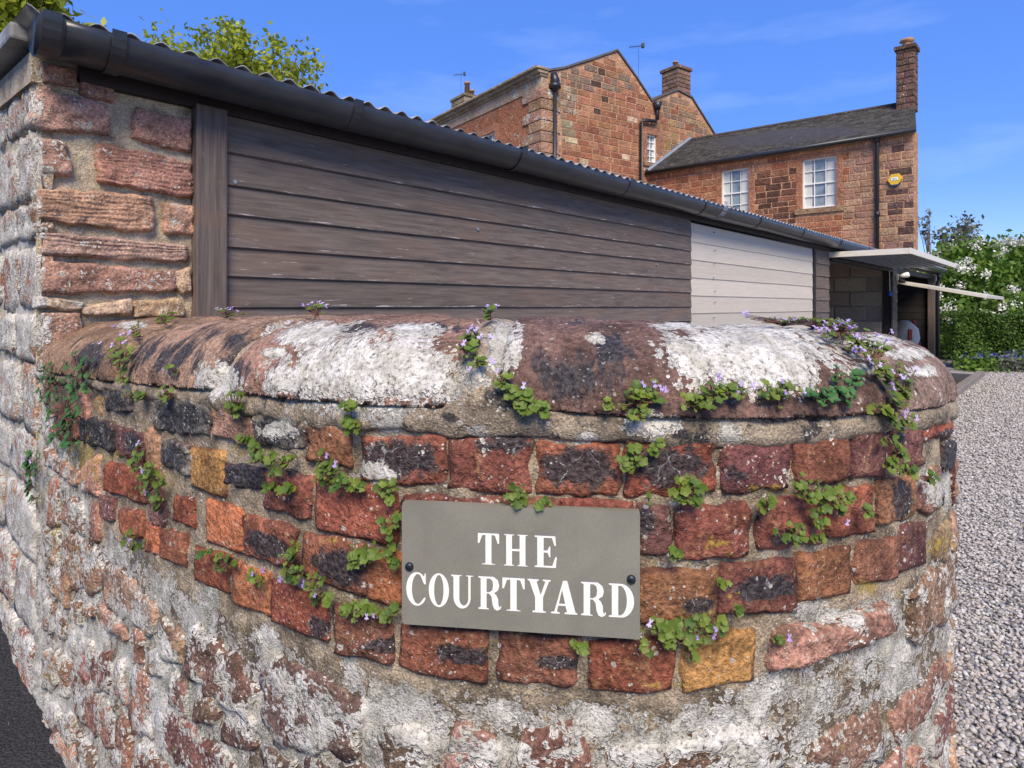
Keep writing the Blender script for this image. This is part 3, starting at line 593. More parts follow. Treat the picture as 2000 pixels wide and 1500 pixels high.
# ------------------------------------------------------------------ garage end wall / stone pier
PW = thing('stone_pier', 'tall sandstone pier and end wall with white lichen at left, carrying the garage roof', 'wall', (CORN[0], CORN[1], 0))
tA = SH.px(377)
def core(surf, a0, a1, ztop, seed, thick=.22, step=.02):
    na, nb = int((a1-a0)/step)+2, int(2.05/step); A, B = np.meshgrid(np.linspace(a0, a1, na), np.linspace(0, 1, nb)); A, B = A.ravel(), B.ravel()*ztop(A.ravel())
    P = surf(A, B, 0); hh = np.array([fbm(Vector(p*20), 4)*.006-.006 for p in P]); P = surf(A, B, hh)
    return P, np.array([(i*na+j, i*na+j+1, (i+1)*na+j+1, (i+1)*na+j) for i in range(nb-1) for j in range(na-1)])
for surf, a0, a1, zt in ((SH, -.004, tA, lambda a: 1.985+0*a), (EN, -.004, 3.4, lambda a: 2.0+.05*a)):
    P, f = core(surf, a0, a1, zt, 3); me = np_mesh('pier_mortar', P, f, True)
    vattr(me, lich=lichen(P, -.02 if surf is SH else .05), yel=yellow(P, .1), blk=np.full(len(P), -.2), edge=np.zeros(len(P))); put('mortar', me, M['mortar'], PW, (.46, .38, .26))
mb = MB(); mb.prism([tuple(SH(-.004+.02, 0, -.03)[:2]), tuple(SH(tA, 0, -.03)[:2]), tuple(SH(tA, 0, -.4)[:2]), tuple((EN(3.3, 0, -.25))[:2]), tuple(EN(3.3, 0, -.03)[:2])], 0, 1.97)
put('pier_core', mb.mesh('pier_core'), M['mortar'], PW, (.3, .23, .15))
PS = [(64, 172, 212, 205, 217, 266, 62, 252, (.24, .11, .085), -.1), (262, 208, 372, 236, 372, 300, 256, 272, (.30, .115, .08), -.2), (76, 268, 130, 280, 138, 345, 76, 340, (.20, .09, .07), .1),
      (186, 278, 374, 318, 375, 386, 190, 358, (.27, .085, .06), -.1), (72, 368, 296, 380, 300, 458, 68, 430, (.30, .155, .085), -.25), (320, 394, 377, 402, 377, 458, 318, 456, (.32, .16, .10), .15),
      (80, 452, 365, 478, 368, 513, 80, 496, (.24, .15, .125), -.15), (80, 508, 345, 531, 345, 570, 76, 572, (.19, .07, .05), .06), (74, 577, 165, 590, 160, 606, 70, 602, (.30, .24, .15), .28),
      (160, 598, 255, 582, 258, 616, 165, 616, (.42, .33, .22), -.3), (260, 588, 350, 580, 362, 620, 258, 620, (.27, .19, .08), .05), (82, 610, 158, 612, 175, 700, 82, 700, (.15, .06, .04), .0),
      (80, 122, 150, 140, 150, 172, 80, 162, (.17, .065, .05), -.2), (158, 142, 226, 160, 218, 202, 154, 182, (.15, .055, .045), -.3), (330, 535, 368, 520, 372, 570, 352, 580, (.36, .27, .16), -.2)]
for i, r in enumerate(PS):
    q = [SH.px(*r[2*k:2*k+2]) for k in range(4)]
    patch('stone', SH, q, M['stone'], PW, tuple(a_*.62+b_*.52 for a_, b_ in zip(r[8], (.40, .27, .195))), .016, .014, .007, .007, 26, 44 if i in (3, 4, 6) else 14, .25, 300+i, lb=r[9]+.22, freq=26, edge=False, yb=.05, tool=.0011 if i in (3, 4, 6) else 0)
random.seed(5); zz = .0; k = 0
while zz < 2.0:
    hh = random.uniform(.10, .2); a = -.0
    while a < 3.2:
        ww = random.uniform(.16, .42); top = min(zz+hh-.014, 1.97+.05*a)
        if top-zz > .04:
            c = random.choice([(.32, .20, .14), (.28, .17, .12), (.36, .25, .18), (.26, .12, .08)]); sk = [random.uniform(-.012, .012) for _ in range(4)]
            bt = lambda a_, b_, o_=0.: EN(a_, b_, o_+.02*np.clip((.9-np.asarray(b_))/.9, 0, 1)**1.3)
            patch('stone', bt, [(a, top+sk[0]), (a+ww-.018, top+sk[1]), (a+ww-.018, zz+sk[2]), (a, zz+sk[3])], M['stone'], PW, jit(c, .2), random.uniform(.001, .010), .018, .008, .012, 10, 9, .5, 400+k, lb=random.uniform(-.08, .16), freq=20, edge=False, yb=.04); k += 1
        a += ww
    zz += hh
# battered plinth stones under the pier front corner are covered by the boundary wall; pale render fillet below the verge
mb = MB(); mb.box(EN.P(1.7, 2.035+.03, -.06), EN.P(1, .05*1, 0)*0+Vector((-.743*1.7, .669*1.7, .085)), Vector((-.669, -.743, 0))*.075, (0, 0, .04))
put('verge_mortar', mb.mesh('verge_mortar'), M['mortar'], PW, (.42, .34, .23))

# ------------------------------------------------------------------ row of garages
GL = 14.35
GR = thing('garage_row', 'long low row of timber garages with brown boards, black gutter and corrugated roof', 'garage', tuple(SH(0, 0)))
def shbox(name, a0, a1, z0, z1, o0, o1, mat, bev=.003, parent=GR, color=None):
    mb = MB(); mb.box(SH.P((a0+a1)/2, (z0+z1)/2, (o0+o1)/2), Vector((U[0], U[1], 0))*(a1-a0)/2, Vector((N[0], N[1], 0))*(o1-o0)/2, (0, 0, (z1-z0)/2))
    return put(name, bevelled(mb, name, bev) if bev else mb.mesh(name), mat, parent, color)
def board(name, a0, a1, z0, z1, mat, parent=GR, o=0.0, lap=.013, n=60):
    """lapped board: thicker at its lower edge, slightly uneven"""
    n = max(2, int((a1-a0)/.06)); V = []; sd_ = random.random()*50; W = []
    for i in range(n+1):
        a = a0+(a1-a0)*i/n; w = mnoise.noise(Vector((a*1.3, sd_, 0)))*.0022
        prof = [(z1, o-.012), (z1, o+.004), (z0+.018+w, o+lap), (z0+.004+w, o+lap+.001), (z0+w, o+lap-.003), (z0+w, o-.012)]
        V += [tuple(SH(a, z, off)) for z, off in prof]; W += [.0, .0, .5, 1., .5, 0]
    f = [(i*6+k, i*6+(k+1) % 6, (i+1)*6+(k+1) % 6, (i+1)*6+k) for i in range(n) for k in range(6)]+[tuple(range(6)), tuple(n*6+k for k in range(6))[::-1]]
    me = bpy.data.meshes.new(name); me.from_pydata(V, [], f); me.update(); vattr(me, wear=np.array(W)*.25)
    bm = bmesh.new(); bm.from_mesh(me); bmesh.ops.recalc_face_normals(bm, faces=bm.faces); bm.to_mesh(me); bm.free()
    return put(name, me, mat, parent)
aP0, aP1 = SH.px(375), SH.px(437); aD0, aD1 = SH.px(1348), SH.px(1588); aE0, aE1 = SH.px(1592), SH.px(1618); aM0, aM1 = 10.35, 10.66; aF0 = 14.05
shbox('post', aP0, aP1-.003, 0, 1.972, -.06, .035, M['post'], .004)
zl = [1.968, 1.842, 1.738, 1.643, 1.538, 1.444, 1.343]+[1.343-.1*i for i in range(1, 14)]
for i in range(len(zl)-1): board('board', aP1, aD0-.004, zl[i+1], zl[i]+.012, M['board'])
nails = [(aP1+.03, 1.752, .007), (1.62, 1.70, .007), (aD0-.5, 1.62, .007)]+[(aP1+.9+.92*k_+random.uniform(-.02, .02), zl[i_]-.07+random.uniform(-.01, .01), .0038) for i_ in range(0, 7) for k_ in range(4) if random.random() < .7]
for a, z, nr in nails:
    mb = MB(); mb.tube([SH.P(a, z, .004), SH.P(a, z, .0165)], nr, 8); put('nail', mb.mesh('nail'), M['lead'], GR)
# first door: cream boards
D1 = thing_door = put('garage_door', bevelled((lambda m: (m.box(SH.P((aD0+aD1)/2, .98, -.03), Vector((U[0], U[1], 0))*(aD1-aD0)/2, Vector((N[0], N[1], 0))*.015, (0, 0, .97)), m)[1])(MB()), 'garage_door', .003), M['white_board'], GR)
tag(D1, 'closed cream painted door of horizontal boards')
for i in range(15):
    zt = 1.935-i*.128; b = board('door_board', aD0+.01, aD1-.02, max(zt-.128, .02), zt+.006, M['white_board'], None, o=-.006, lap=.009); b.parent = D1; b.matrix_parent_inverse = Matrix.Identity(4)
shbox('door_frame', aD1, aE0-.004, 0, 1.95, -.05, .012, M['fascia'])
def pier_boards(a0, a1, o=.0):
    for i in range(15): board('board', a0, a1, max(1.93-(i+1)*.13, 0.01), 1.93-i*.13+.01, M['board'], o=o)
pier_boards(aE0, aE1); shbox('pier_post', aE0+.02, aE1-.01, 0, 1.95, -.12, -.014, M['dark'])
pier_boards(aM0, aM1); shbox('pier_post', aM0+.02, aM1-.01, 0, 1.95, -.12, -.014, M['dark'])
shbox('end_post', aF0, GL-.1, 0, 1.95, -.1, .01, M['post']); shbox('end_trim', GL-.095, GL, 0, 1.95, -.1, .012, M['white_board'])
shbox('lintel', aE1, GL, 1.875, 1.95, -.1, -.01, M['fascia'])
shbox('fascia', SH.px(150), GL+.05, 1.962, 2.075, -.01, .022, M['fascia'], .003)
# block partitions inside, boarded end wall, back wall, floor, roof lining
def partition(a, color=(.36, .28, .215)):
    PL = Plane(tuple(SH(a, 0, -.02)[:2]), (-N[0], -N[1]), (-U[0], -U[1]))
    mb = MB(); mb.box(PL.P(2.5, .97, -.06), Vector((-N[0], -N[1], 0))*2.5, Vector((U[0], U[1], 0))*.05, (0, 0, .97)); put('partition', mb.mesh('partition'), M['block'], GR, (.26, .21, .17))
    for r in range(9):
        for c in range(6):
            x0 = .12+c*.45-(.225 if r % 2 else 0)
            if x0 < 0 or x0 > 2.4: continue
            mb = MB(); mb.box(PL.P(x0+.22, .11+r*.225, 0.0), Vector((-N[0], -N[1], 0))*.214, Vector((U[0], U[1], 0))*.012, (0, 0, .104)); put('block', bevelled(mb, 'block', .006), M['block'], GR, jit(color, .2))
partition(aM0+.05)
PL3 = Plane(tuple(SH(aF0+.1, 0, 0)[:2]), (-N[0], -N[1]), (-U[0], -U[1]))
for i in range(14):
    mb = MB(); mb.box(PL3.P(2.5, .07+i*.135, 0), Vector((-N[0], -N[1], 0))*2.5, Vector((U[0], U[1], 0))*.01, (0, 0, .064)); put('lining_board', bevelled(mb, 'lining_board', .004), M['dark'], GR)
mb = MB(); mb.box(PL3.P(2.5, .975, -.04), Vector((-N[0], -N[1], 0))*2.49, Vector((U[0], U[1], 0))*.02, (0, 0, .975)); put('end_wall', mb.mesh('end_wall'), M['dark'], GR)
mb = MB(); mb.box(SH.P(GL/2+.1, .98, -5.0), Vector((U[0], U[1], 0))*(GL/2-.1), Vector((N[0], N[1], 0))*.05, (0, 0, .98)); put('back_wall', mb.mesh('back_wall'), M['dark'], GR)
mb = MB(); mb.box(SH.P(GL/2+.15, .004, -2.5), Vector((U[0], U[1], 0))*(GL/2-.4), Vector((N[0], N[1], 0))*2.4, (0, 0, .008)); put('floor_slab', mb.mesh('floor_slab'), M['floor'], GR)
# corrugated sheets
pitch, amp = .0762, .0095; a = -.05; k = 0
while a < GL:
    b = a+pitch*9; nn_ = 9*8; V = []; f = []
    for i in range(nn_+1):
        t_ = a+(b-a)*i/nn_; zc = amp*math.cos(2*math.pi*(t_-a)/pitch)+.0015*(k % 2)
        for off in (.14, -2.4, -5.15): V.append(tuple(SH(t_, 2.078+zc+(.135-off)*.045+random.uniform(-.0004, .0004), off)))
        for off in (.14, -5.15): V.append(tuple(SH(t_, 2.075+zc+(.135-off)*.045, off)))
    for i in range(nn_): 
        o_, p_ = i*5, i*5+5; f += [(o_, p_, p_+1, o_+1), (o_+1, p_+1, p_+2, o_+2), (o_+3, o_+4, p_+4, p_+3), (o_, o_+3, p_+3, p_)]
    me = bpy.data.meshes.new('roof_sheet'); me.from_pydata(V, [], f); me.polygons.foreach_set('use_smooth', [True]*len(f)); me.update(); put('roof_sheet', me, M['sheet'], GR); a = b-pitch; k += 1
# verge capping at the left end
mb = MB(); mb.box(SH.P(-.03, 2.07+.105, -2.5), Vector((N[0], N[1], -.045))*2.5, Vector((U[0], U[1], 0))*.03, (0, 0, .022)); put('verge_board', bevelled(mb, 'verge_board', .008), M['sheet'], GR)
# gutter
def gutter_mesh(a0, a1, r=.072, c=.098, z=2.062, n=14):
    V = []; prof = [(c+r*math.cos(t), z+r*1.12*math.sin(t)) for t in np.linspace(0, -math.pi, n)]; prof = prof+[(c+(r-.005)*math.cos(t), z+(r*1.12-.005)*math.sin(t)) for t in np.linspace(-math.pi, 0, n)]
    m_ = len(prof); st = np.linspace(a0, a1, max(2, int((a1-a0)/.12)))
    for a in st: V += [tuple(SH(a, zz_-.004*math.sin(a*1.9)**2, o)) for o, zz_ in prof]
    f = [(i*m_+k, i*m_+(k+1) % m_, (i+1)*m_+(k+1) % m_, (i+1)*m_+k) for i in range(len(st)-1) for k in range(m_)]+[tuple(range(m_))[::-1], tuple((len(st)-1)*m_+k for k in range(m_))]
    mb = MB(); mb.add(V, f); return mb.mesh('gutter', True)
G = put('gutter', gutter_mesh(-.025, GL+.1), M['gutter'], GR)
def gpart(name, me, mat=None): o = put(name, me, mat or M['gutter'], None); o.parent = G; o.matrix_parent_inverse = Matrix.Identity(4); return o
gpart('end_cap', (lambda m: (m.add([tuple(SH(-.028+d, 2.064+.084*math.sin(t), .098+.075*math.cos(t))) for d in (0, .05) for t in np.linspace(0, -math.pi, 12)], [tuple(range(12))[::-1]]+[(i, i+1, 13+i, 12+i) for i in range(11)]), m)[1])(MB()).mesh('end_cap', True))
GO = Plane(tuple(SH(0, 0, .15)[:2]), U, N)
for x in (98, 228, 694, 1018, 1228, 1376, 1484, 1568, 1641, 1696):
    a = GO.px(x); w = .017 if x != 98 else .02
    mb = MB(); r = .0800
    mb.add([tuple(SH(a+d, 2.066+r*1.12*math.sin(t)*k_, .098+r*math.cos(t)*k_)) for d in (-w, w) for k_ in (1, .96) for t in np.linspace(.05, -math.pi, 14)],
           [(i, i+1, 14+i+1, 14+i) for i in range(13)]+[(28+i, 42+i, 43+i, 29+i) for i in range(13)]+[(i, 28+i, 29+i, i+1) for i in range(13)])
    gpart('gutter_bracket', mb.mesh('gutter_bracket'))
mb = MB(); mb.tube([SH.P(GL-.35, 1.99, .09), SH.P(GL-.35, 1.90, .09), SH.P(GL-.2, 1.80, .05), SH.P(GL-.2, .05, .05)], .034, 10); gpart('downpipe', mb.mesh('downpipe', True))
wire = MB()
for da in (0, .02, .035, .055): wire.tube([SH.P(GO.px(1408)+da+.02*math.sin(t), 2.066+.088*math.sin(t), .098+.081*math.cos(t)) for t in np.linspace(.4, -2.9, 14)], .0022, 5)
tag(put('wire_tie', wire.mesh('wire_tie'), M['lead']), 'thin wire wound round the black gutter above the cream garage door', 'wire')
# second door raised flat as a canopy
ZC = 1.918; D2 = put('garage_door', bevelled((lambda m: (m.box(SH.P((aE1+aM0)/2+.02, ZC+.012, .76/2-.02), Vector((U[0], U[1], 0))*((aM0-aE1)/2+.02), Vector((N[0], N[1], 0))*(.80/2), (0, 0, .010)), m)[1])(MB()), 'garage_door', .003), M['lead'], GR); tag(D2, 'raised door swung out flat like a canopy')
def dpart(D, name, a0, a1, z0, z1, o0, o1, mat):
    mb = MB(); mb.box(SH.P((a0+a1)/2, (z0+z1)/2, (o0+o1)/2), Vector((U[0], U[1], 0))*(a1-a0)/2, Vector((N[0], N[1], 0))*(o1-o0)/2, (0, 0, (z1-z0)/2))
    o = put(name, bevelled(mb, name, .003), mat, None); o.parent = D; o.matrix_parent_inverse = Matrix.Identity(4); return o
dpart(D2, 'door_edge', aE1+.0, aE1+.022, ZC-.03, ZC+.03, -.02, .76, M['cream']); dpart(D2, 'door_edge', aE1, aM0+.04, ZC-.03, ZC+.031, .761, .783, M['cream'])
for i in range(9): dpart(D2, 'door_rib', aE1+.04, aM0, ZC-.013, ZC+.001, .04+i*.08, .062+i*.08, M['lead'])
dpart(D2, 'door_brace', aE1+.05, aM0, ZC-.06, ZC-.03, .0, .03, M['fascia'])
# third door half open: tilted panel
mb = MB(); o0, z0, o1, z1 = -.25, 1.775, 1.10, 1.487; w_ = Vector((N[0]*(o1-o0), N[1]*(o1-o0), z1-z0))/2; nrm = Vector((U[0], U[1], 0)).cross(w_).normalized()
mb.box(SH.P((aM1+aF0)/2-.25, (z0+z1)/2, (o0+o1)/2), Vector((U[0], U[1], 0))*((aF0-aM1)/2-.27), w_, nrm*.026)
tag(put('garage_door', bevelled(mb, 'garage_door', .004), M['cream'], GR), 'half raised cream door tilting out of the last garage')
# security light on the middle pier, pull cord, bag
L_ = thing('security_light', 'white hooded security light on the board pier between the open garages', 'light', tuple(SH(aM1-.1, 1.80, .02)))
mb = MB(); mb.box(SH.P(aM1-.1, 1.79, .03), Vector((U[0], U[1], 0))*.03, Vector((N[0], N[1], 0))*.015, (0, 0, .05)); put('bracket', bevelled(mb, 'bracket', .005), M['lead'], L_)
mb = MB(); c0 = SH.P(aM1-.08, 1.80, .06); c1 = SH.P(aM1-.04, 1.83, .17); mb.tube([c0, c0.lerp(c1, .35), c0.lerp(c1, .8), c1], [.02, .036, .042, .034], 14); put('hood', mb.mesh('hood', True), M['white_paint'], L_)
mb = MB(); mb.tube([SH.P(aM1-.1, 1.74, .05), SH.P(aM1-.06, 1.72, .12)], [.03, .022], 10); put('sensor', mb.mesh('sensor', True), M['dark'], L_)
mb = MB(); aC = SH.px(1735.5); mb.tube([SH.P(aC, 1.88, .01), SH.P(aC+.01, 1.7, .012), SH.P(aC+.02, 1.56, .012)], .006, 6)
T_ = thing('pull_cord', 'pale pull cord with a blue handle hanging in the open garage doorway', 'cord', tuple(SH(aC, 1.55, .01))); put('cord', mb.mesh('cord'), M['cream'], T_)
mb = MB(); mb.tube([SH.P(aC+.02, 1.57, .012), SH.P(aC+.02, 1.545, .012), SH.P(aC+.02, 1.50, .012)], [.012, .03, .026], 10); put('handle', mb.mesh('handle', True), simple('blue_plastic', (.02, .10, .42), .4, .1), T_)
BG = SH.P(13.42, .0, -.36); B_ = thing('bag_trolley', 'white cloth bag with red stripes on a red trolley inside the last garage', 'trolley', tuple(BG))
mb = MB(); mb.tube([BG+Vector((0, 0, z)) for z in (.55, .62, .75, .92, 1.02, 1.08)], [.16, .22, .23, .20, .14, .05], 12); me = mb.mesh('bag', True)
for v in me.vertices: v.co += Vector((mnoise.noise(v.co*6), mnoise.noise(v.co*6+Vector((9, 0, 0))), 0))*.05
put('bag', me, simple('white_cloth', (.62, .60, .56), .9, .15, 9), B_)
redm = simple('red_paint', (.38, .035, .02), .5, .15)
for x in (-.19, .19):
    mb = MB(); mb.tube([BG+Vector((x, -.1, .05)), BG+Vector((x, -.12, .6)), BG+Vector((x*1.1, .1, 1.08))], .022, 8); put('rail', mb.mesh('rail'), redm, B_)
    mb = MB(); mb.tube([BG+Vector((x-.03, -.02, .1)), BG+Vector((x+.03, -.02, .1))], .1, 14); put('wheel', mb.mesh('wheel'), M['blackpipe'], B_)
mb = MB(); mb.box(BG+Vector((0, -.02, .5)), (.24, 0, 0), (0, .18, 0), (0, 0, .04)); put('tray', bevelled(mb, 'tray', .01), redm, B_)
mb = MB(); mb.box(BG+Vector((-.05, -.215, .82)), (.035, 0, 0), (0, .012, 0), (0, 0, .1)); put('stripe', bevelled(mb, 'stripe', .006), redm, B_)

# ------------------------------------------------------------------ houses
def gridify(mb): return mb
VAR = []
for i in range(8):
    random.seed(60+i); j = lambda a=.03: random.uniform(-a, a)
    o = [(-.5+j(), -.5+j(.05), 0), (.5+j(), -.5+j(.05), 0), (.5+j(), .5+j(.05), 0), (-.5+j(), .5+j(.05), 0)]
    f_ = [(x*(.93+j(.02)), y*(.86+j(.04)), 1+j(.2)) for x, y, z in o]; b_ = [(x, y, -1) for x, y, z in o]; me = bpy.data.meshes.new('stone_block')
    me.from_pydata(b_+o+f_, [], [(8, 9, 10, 11)]+[(4+k, 4+(k+1) % 4, 8+(k+1) % 4, 8+k) for k in range(4)]+[(k, (k+1) % 4, 4+(k+1) % 4, 4+k) for k in range(4)]); me.update(); VAR.append(me)
    vattr(me, lich=np.full(12, -.8), yel=np.full(12, -.25), blk=np.full(12, -.35), edge=np.zeros(12))
def trimmer(lo, hi, zones, top):
    def trim(a, b, z0, z1):
        free = [(max(a, lo), min(b, hi))]
        for (p, q, r, s_) in zones:
            if min(z1, s_)-max(z0, r) > .04:
                new = []
                for f0, f1 in free:
                    if q <= f0 or p >= f1: new.append((f0, f1)); continue
                    if p-f0 > 0: new.append((f0, p))
                    if f1-q > 0: new.append((q, f1))
                free = new
        return [(f0, f1) for f0, f1 in free if f1-f0 > .12 and z1-.05 < min(top(f0), top(f1), top((f0+f1)/2))]
    return trim
def stonework(pl, parent, a0, a1, z0, z1, trim, colour, seed, hs=(.17, .26), ws=(.28, .62), cap=300, vis=None, prot=.012):
    random.seed(seed); items = []; z = z0
    while z < z1:
        h = random.uniform(*hs); a = a0-random.uniform(0, .3)
        while a < a1:
            w = random.uniform(*ws)
            if random.random() < .12: w *= .55
            for f0, f1 in trim(a, a+w, z, z+h): items.append(((f0+f1)/2, z+h/2, f1-f0-.028, h-.026))
            a += w
        z += h
    def seen(it):
        x, y = proj(pl(it[0], it[1])[None]); return vis is None or vis(x[0], y[0])
    items = [(int(bool(seen(i))), i) for i in items]; items.sort(key=lambda t: (-t[0], -t[1][2]*t[1][3])); MV, MF, MC, ML, n0 = [], [], [], [], 0
    for k, (sn, (ca, cz, w, h)) in enumerate(items):
        x, y = proj(pl(ca, cz)[None]); c, lc = colour(x[0], y[0]); m_ = pl.mat(ca, cz, 0., w, h, prot*random.uniform(.6, 1.5)); me = random.choice(VAR)
        if k < cap and sn: put('stone', me, M['hstone'], parent, c, m_)
        else:
            for v in me.vertices: MV.append((m_ @ v.co)[:]); MC.append(c); ML.append(lc)
            for p in me.polygons: MF.append([i+n0 for i in p.vertices])
            n0 += 12
    if MV:
        me = np_mesh('stonework', MV, np.array(MF)); vattr(me, col=np.array(MC), lich=np.array(ML), yel=np.full(len(MV), -.25), blk=np.full(len(MV), -.35), edge=np.zeros(len(MV)))
        tag(put('stonework', me, M['hstone_m'], parent), kind='stuff')
for me in VAR: me.materials.append(M['hstone'])
def lat(me, l=-.8, y=-.3, b=-.3):
    n = len(me.vertices); vattr(me, lich=np.full(n, l), yel=np.full(n, y), blk=np.full(n, b), edge=np.zeros(n)); return me
def plbox(pl, a0, a1, z0, z1, o0, o1, name, mat, parent, color=None, bev=0., l=-.5, y=-.3, b=-.3):
    mb = MB(); d, n = Vector((*pl.d, 0)), Vector((*pl.n, 0)); mb.box(pl.P((a0+a1)/2, (z0+z1)/2, (o0+o1)/2), d*(a1-a0)/2, n*(o1-o0)/2, (0, 0, (z1-z0)/2))
    me = bevelled(mb, name, bev) if bev else mb.mesh(name); lat(me, l, y, b); return put(name, me, mat, parent, color)
def plpart(pl, a0, a1, z0, z1, o0, o1, name, mat, parent, root, color=None):
    o = plbox(pl, a0, a1, z0, z1, o0, o1, name, mat, None, color); o.parent = parent; o.matrix_parent_inverse = Matrix.Identity(4); return o
def window(pl, root, a0, a1, z0, z1, cols, rows, sill=True, sur=.17, curtain=True, head=.2):
    ww = plbox(pl, a0, a1, z0, z1, -.13, -.12, 'window', M['glass'], root)
    bw = .045
    for (p, q, r, s_) in ((a0, a1, z0, z0+bw*1.3), (a0, a1, z1-bw, z1), (a0, a0+bw, z0+bw*1.3, z1-bw), (a1-bw, a1, z0+bw*1.3, z1-bw)): plpart(pl, p, q, r, s_, -.12, -.06, 'window_frame', M['white_paint'], ww, root)
    zm = (z0+z1)/2; plpart(pl, a0+bw, a1-bw, zm-.02, zm+.02, -.12, -.075, 'meeting_rail', M['white_paint'], ww, root)
    for i in range(1, cols):
        x = a0+(a1-a0)*i/cols; plpart(pl, x-.011, x+.011, z0+bw, z1-bw, -.12, -.085, 'glazing_bar', M['white_paint'], ww, root)
    for j in range(1, rows):
        if j*2 == rows: continue
        zz = z0+(z1-z0)*j/rows; plpart(pl, a0+bw, a1-bw, zz-.011, zz+.011, -.12, -.086, 'glazing_bar', M['white_paint'], ww, root)
    if curtain:
        for (p, q) in ((a0+bw, a0+(a1-a0)*.3), (a1-(a1-a0)*.26, a1-bw)): plpart(pl, p, q, z0+bw, z1-bw, -.1205, -.1185, 'curtain', M['curtain'], ww, root)
    for (p, q, r, s_, nm) in ((a0-sur, a0-.002, z0-.0, z1, 'jamb_stone'), (a1+.002, a1+sur, z0, z1, 'jamb_stone'), (a0-sur, a1+sur, z1+.002, z1+head, 'lintel_stone')): plpart(pl, p, q, r, s_, -.14, .022, nm, M['ashlar'], ww, root, (.33, .15, .085))
    if sill: plpart(pl, a0-.2, a1+.2, z0-.15, z0-.002, -.13, .06, 'window_sill', M['ashlar'], ww, root, (.26, .17, .10))
    return ww
# wing
WG = Plane((10.76, 16.7), (-.743, .669), (-.669, -.743)); wl = WG.px(1267)            # a = 0 at the right-hand corner
EZ = 6.03; WGO = thing('house_wing', 'two storey red sandstone house wing with slate roof and tall end chimney at right', 'house', tuple(WG(wl/2, 0)))
zc = .35; 
plbox(WG, 0, wl, 0, EZ, -.4, -.1201, 'wall_core', M['ashlar'], WGO, (.42, .23, .13))
wins = []
for (xa, ya0, ya1, xb, yb0, yb1) in ((1409, 333, 425, 1463, 327, 420), (1567, 312, 408, 1634, 303, 403)):
    a_l, a_r = WG.px(xa), WG.px(xb); zt = WG.px((xa+xb)/2, (ya0+yb0)/2)[1]; zb = WG.px((xa+xb)/2, (ya1+yb1)/2)[1]; wins.append((a_r, a_l, zb, zt))
# outer skin around the openings
def skin(pl, root, a0, a1, z0, z1, holes, color):
    xs = sorted({a0, a1}|{h[0] for h in holes}|{h[1] for h in holes}); zs = sorted({z0, z1}|{h[2] for h in holes}|{h[3] for h in holes}); mb = MB(); d, n = Vector((*pl.d, 0)), Vector((*pl.n, 0))
    for i in range(len(xs)-1):
        for j in range(len(zs)-1):
            ca, cz = (xs[i]+xs[i+1])/2, (zs[j]+zs[j+1])/2
            if any(h[0] < ca < h[1] and h[2] < cz < h[3] for h in holes): continue
            mb.box(pl.P(ca, cz, -.06), d*(xs[i+1]-xs[i])/2, n*.06, (0, 0, (zs[j+1]-zs[j])/2))
    put('pointing', lat(mb.mesh('pointing'), -.4), M['ashlar'], root, color)
skin(WG, WGO, 0, wl, 0, EZ, wins, (.45, .26, .15))
for w_ in wins: window(WG, WGO, *w_, 3, 4, sur=.16, head=.22)
def wcol(x, y):
    c = random.choice([(.29, .115, .062), (.33, .14, .076), (.27, .105, .058), (.36, .17, .095)]); l = -.55
    if 1475 < x < 1552 and y > 330: c = random.choice([(.12, .055, .038), (.17, .075, .05), (.10, .05, .036), (.23, .10, .058), (.28, .12, .068)])
    if x > 1655: c = random.choice([(.30, .165, .11), (.33, .19, .125), (.27, .16, .12), (.36, .23, .15)]); l = -.25
    if x > 1740 and random.random() < .35: c = (.10, .06, .052)
    return jit(c, .12), l
w_in = trimmer(.02, wl-.02, [(w_[0]-.165, w_[1]+.165, w_[2]-.15, w_[3]+.225) for w_ in wins], lambda a: EZ)
stonework(WG, WGO, 0, wl, .1, EZ, w_in, wcol, 31, (.14, .22), (.24, .56), 300, lambda x, y: 1265 < x < 1790 and y < 500-(1690-min(x, 1690))*.275)
# wing roof
bk = Vector((.539, .842, 0)); W_ = 2.66; RZ = 7.52; e_r = WG.P(-.05, EZ, .12); r_r = WG.P(0, RZ, 0)+bk*W_*1.0; dv = Vector((-.743, .669, 0))
g_l = WG.P(wl, EZ, .12); rl_ = WG.P(wl, RZ, 0)
# the left end abuts the gable wall: gable plane
GA = Plane((4.82, 22.05), (.8147, .58), (.58, -.8147)); rg = GA.P(2.2, RZ, .0)
def roof_pt(u, v):                                      # u 0..1 right to left, v 0..1 eaves to ridge
    return e_r.lerp(r_r, v).lerp(g_l.lerp(rg, v), u)
V, Fc, C = [], [], []; rows = 26
random.seed(3)
for i in range(rows):
    v0, v1 = i/rows, min((i+1.5)/rows, 1.0); n_ = 34; u = -random.uniform(0, .02)
    while u < 1:
        w = random.uniform(.022, .036); u0, u1 = max(u, 0), min(u+w-.0015, 1)
        if u1-u0 > .004:
            nn2 = Vector((-.35, -.4, .85)).normalized(); j_ = random.uniform(0, .012); p = [roof_pt(u0, v0)+nn2*(.035+j_), roof_pt(u1, v0)+nn2*(.035+j_), roof_pt(u1, v1)+nn2*.012, roof_pt(u0, v1)+nn2*.012]
            lo_ = [q_-nn2*.03 for q_ in p[:2]]; n0 = len(V); V += [q_[:] for q_ in p+lo_]; Fc += [(n0, n0+1, n0+2, n0+3), (n0+4, n0+5, n0+1, n0)]
            k_ = random.uniform(.6, 1.5); g_ = random.random(); C += [(.055*k_, (.050+.006*g_)*k_, .049*k_)]*6
        u += w
me = np_mesh('slates', V, np.array(Fc)); vattr(me, col=np.array(C)); tag(put('slates', me, M['slate'], WGO), kind='stuff')
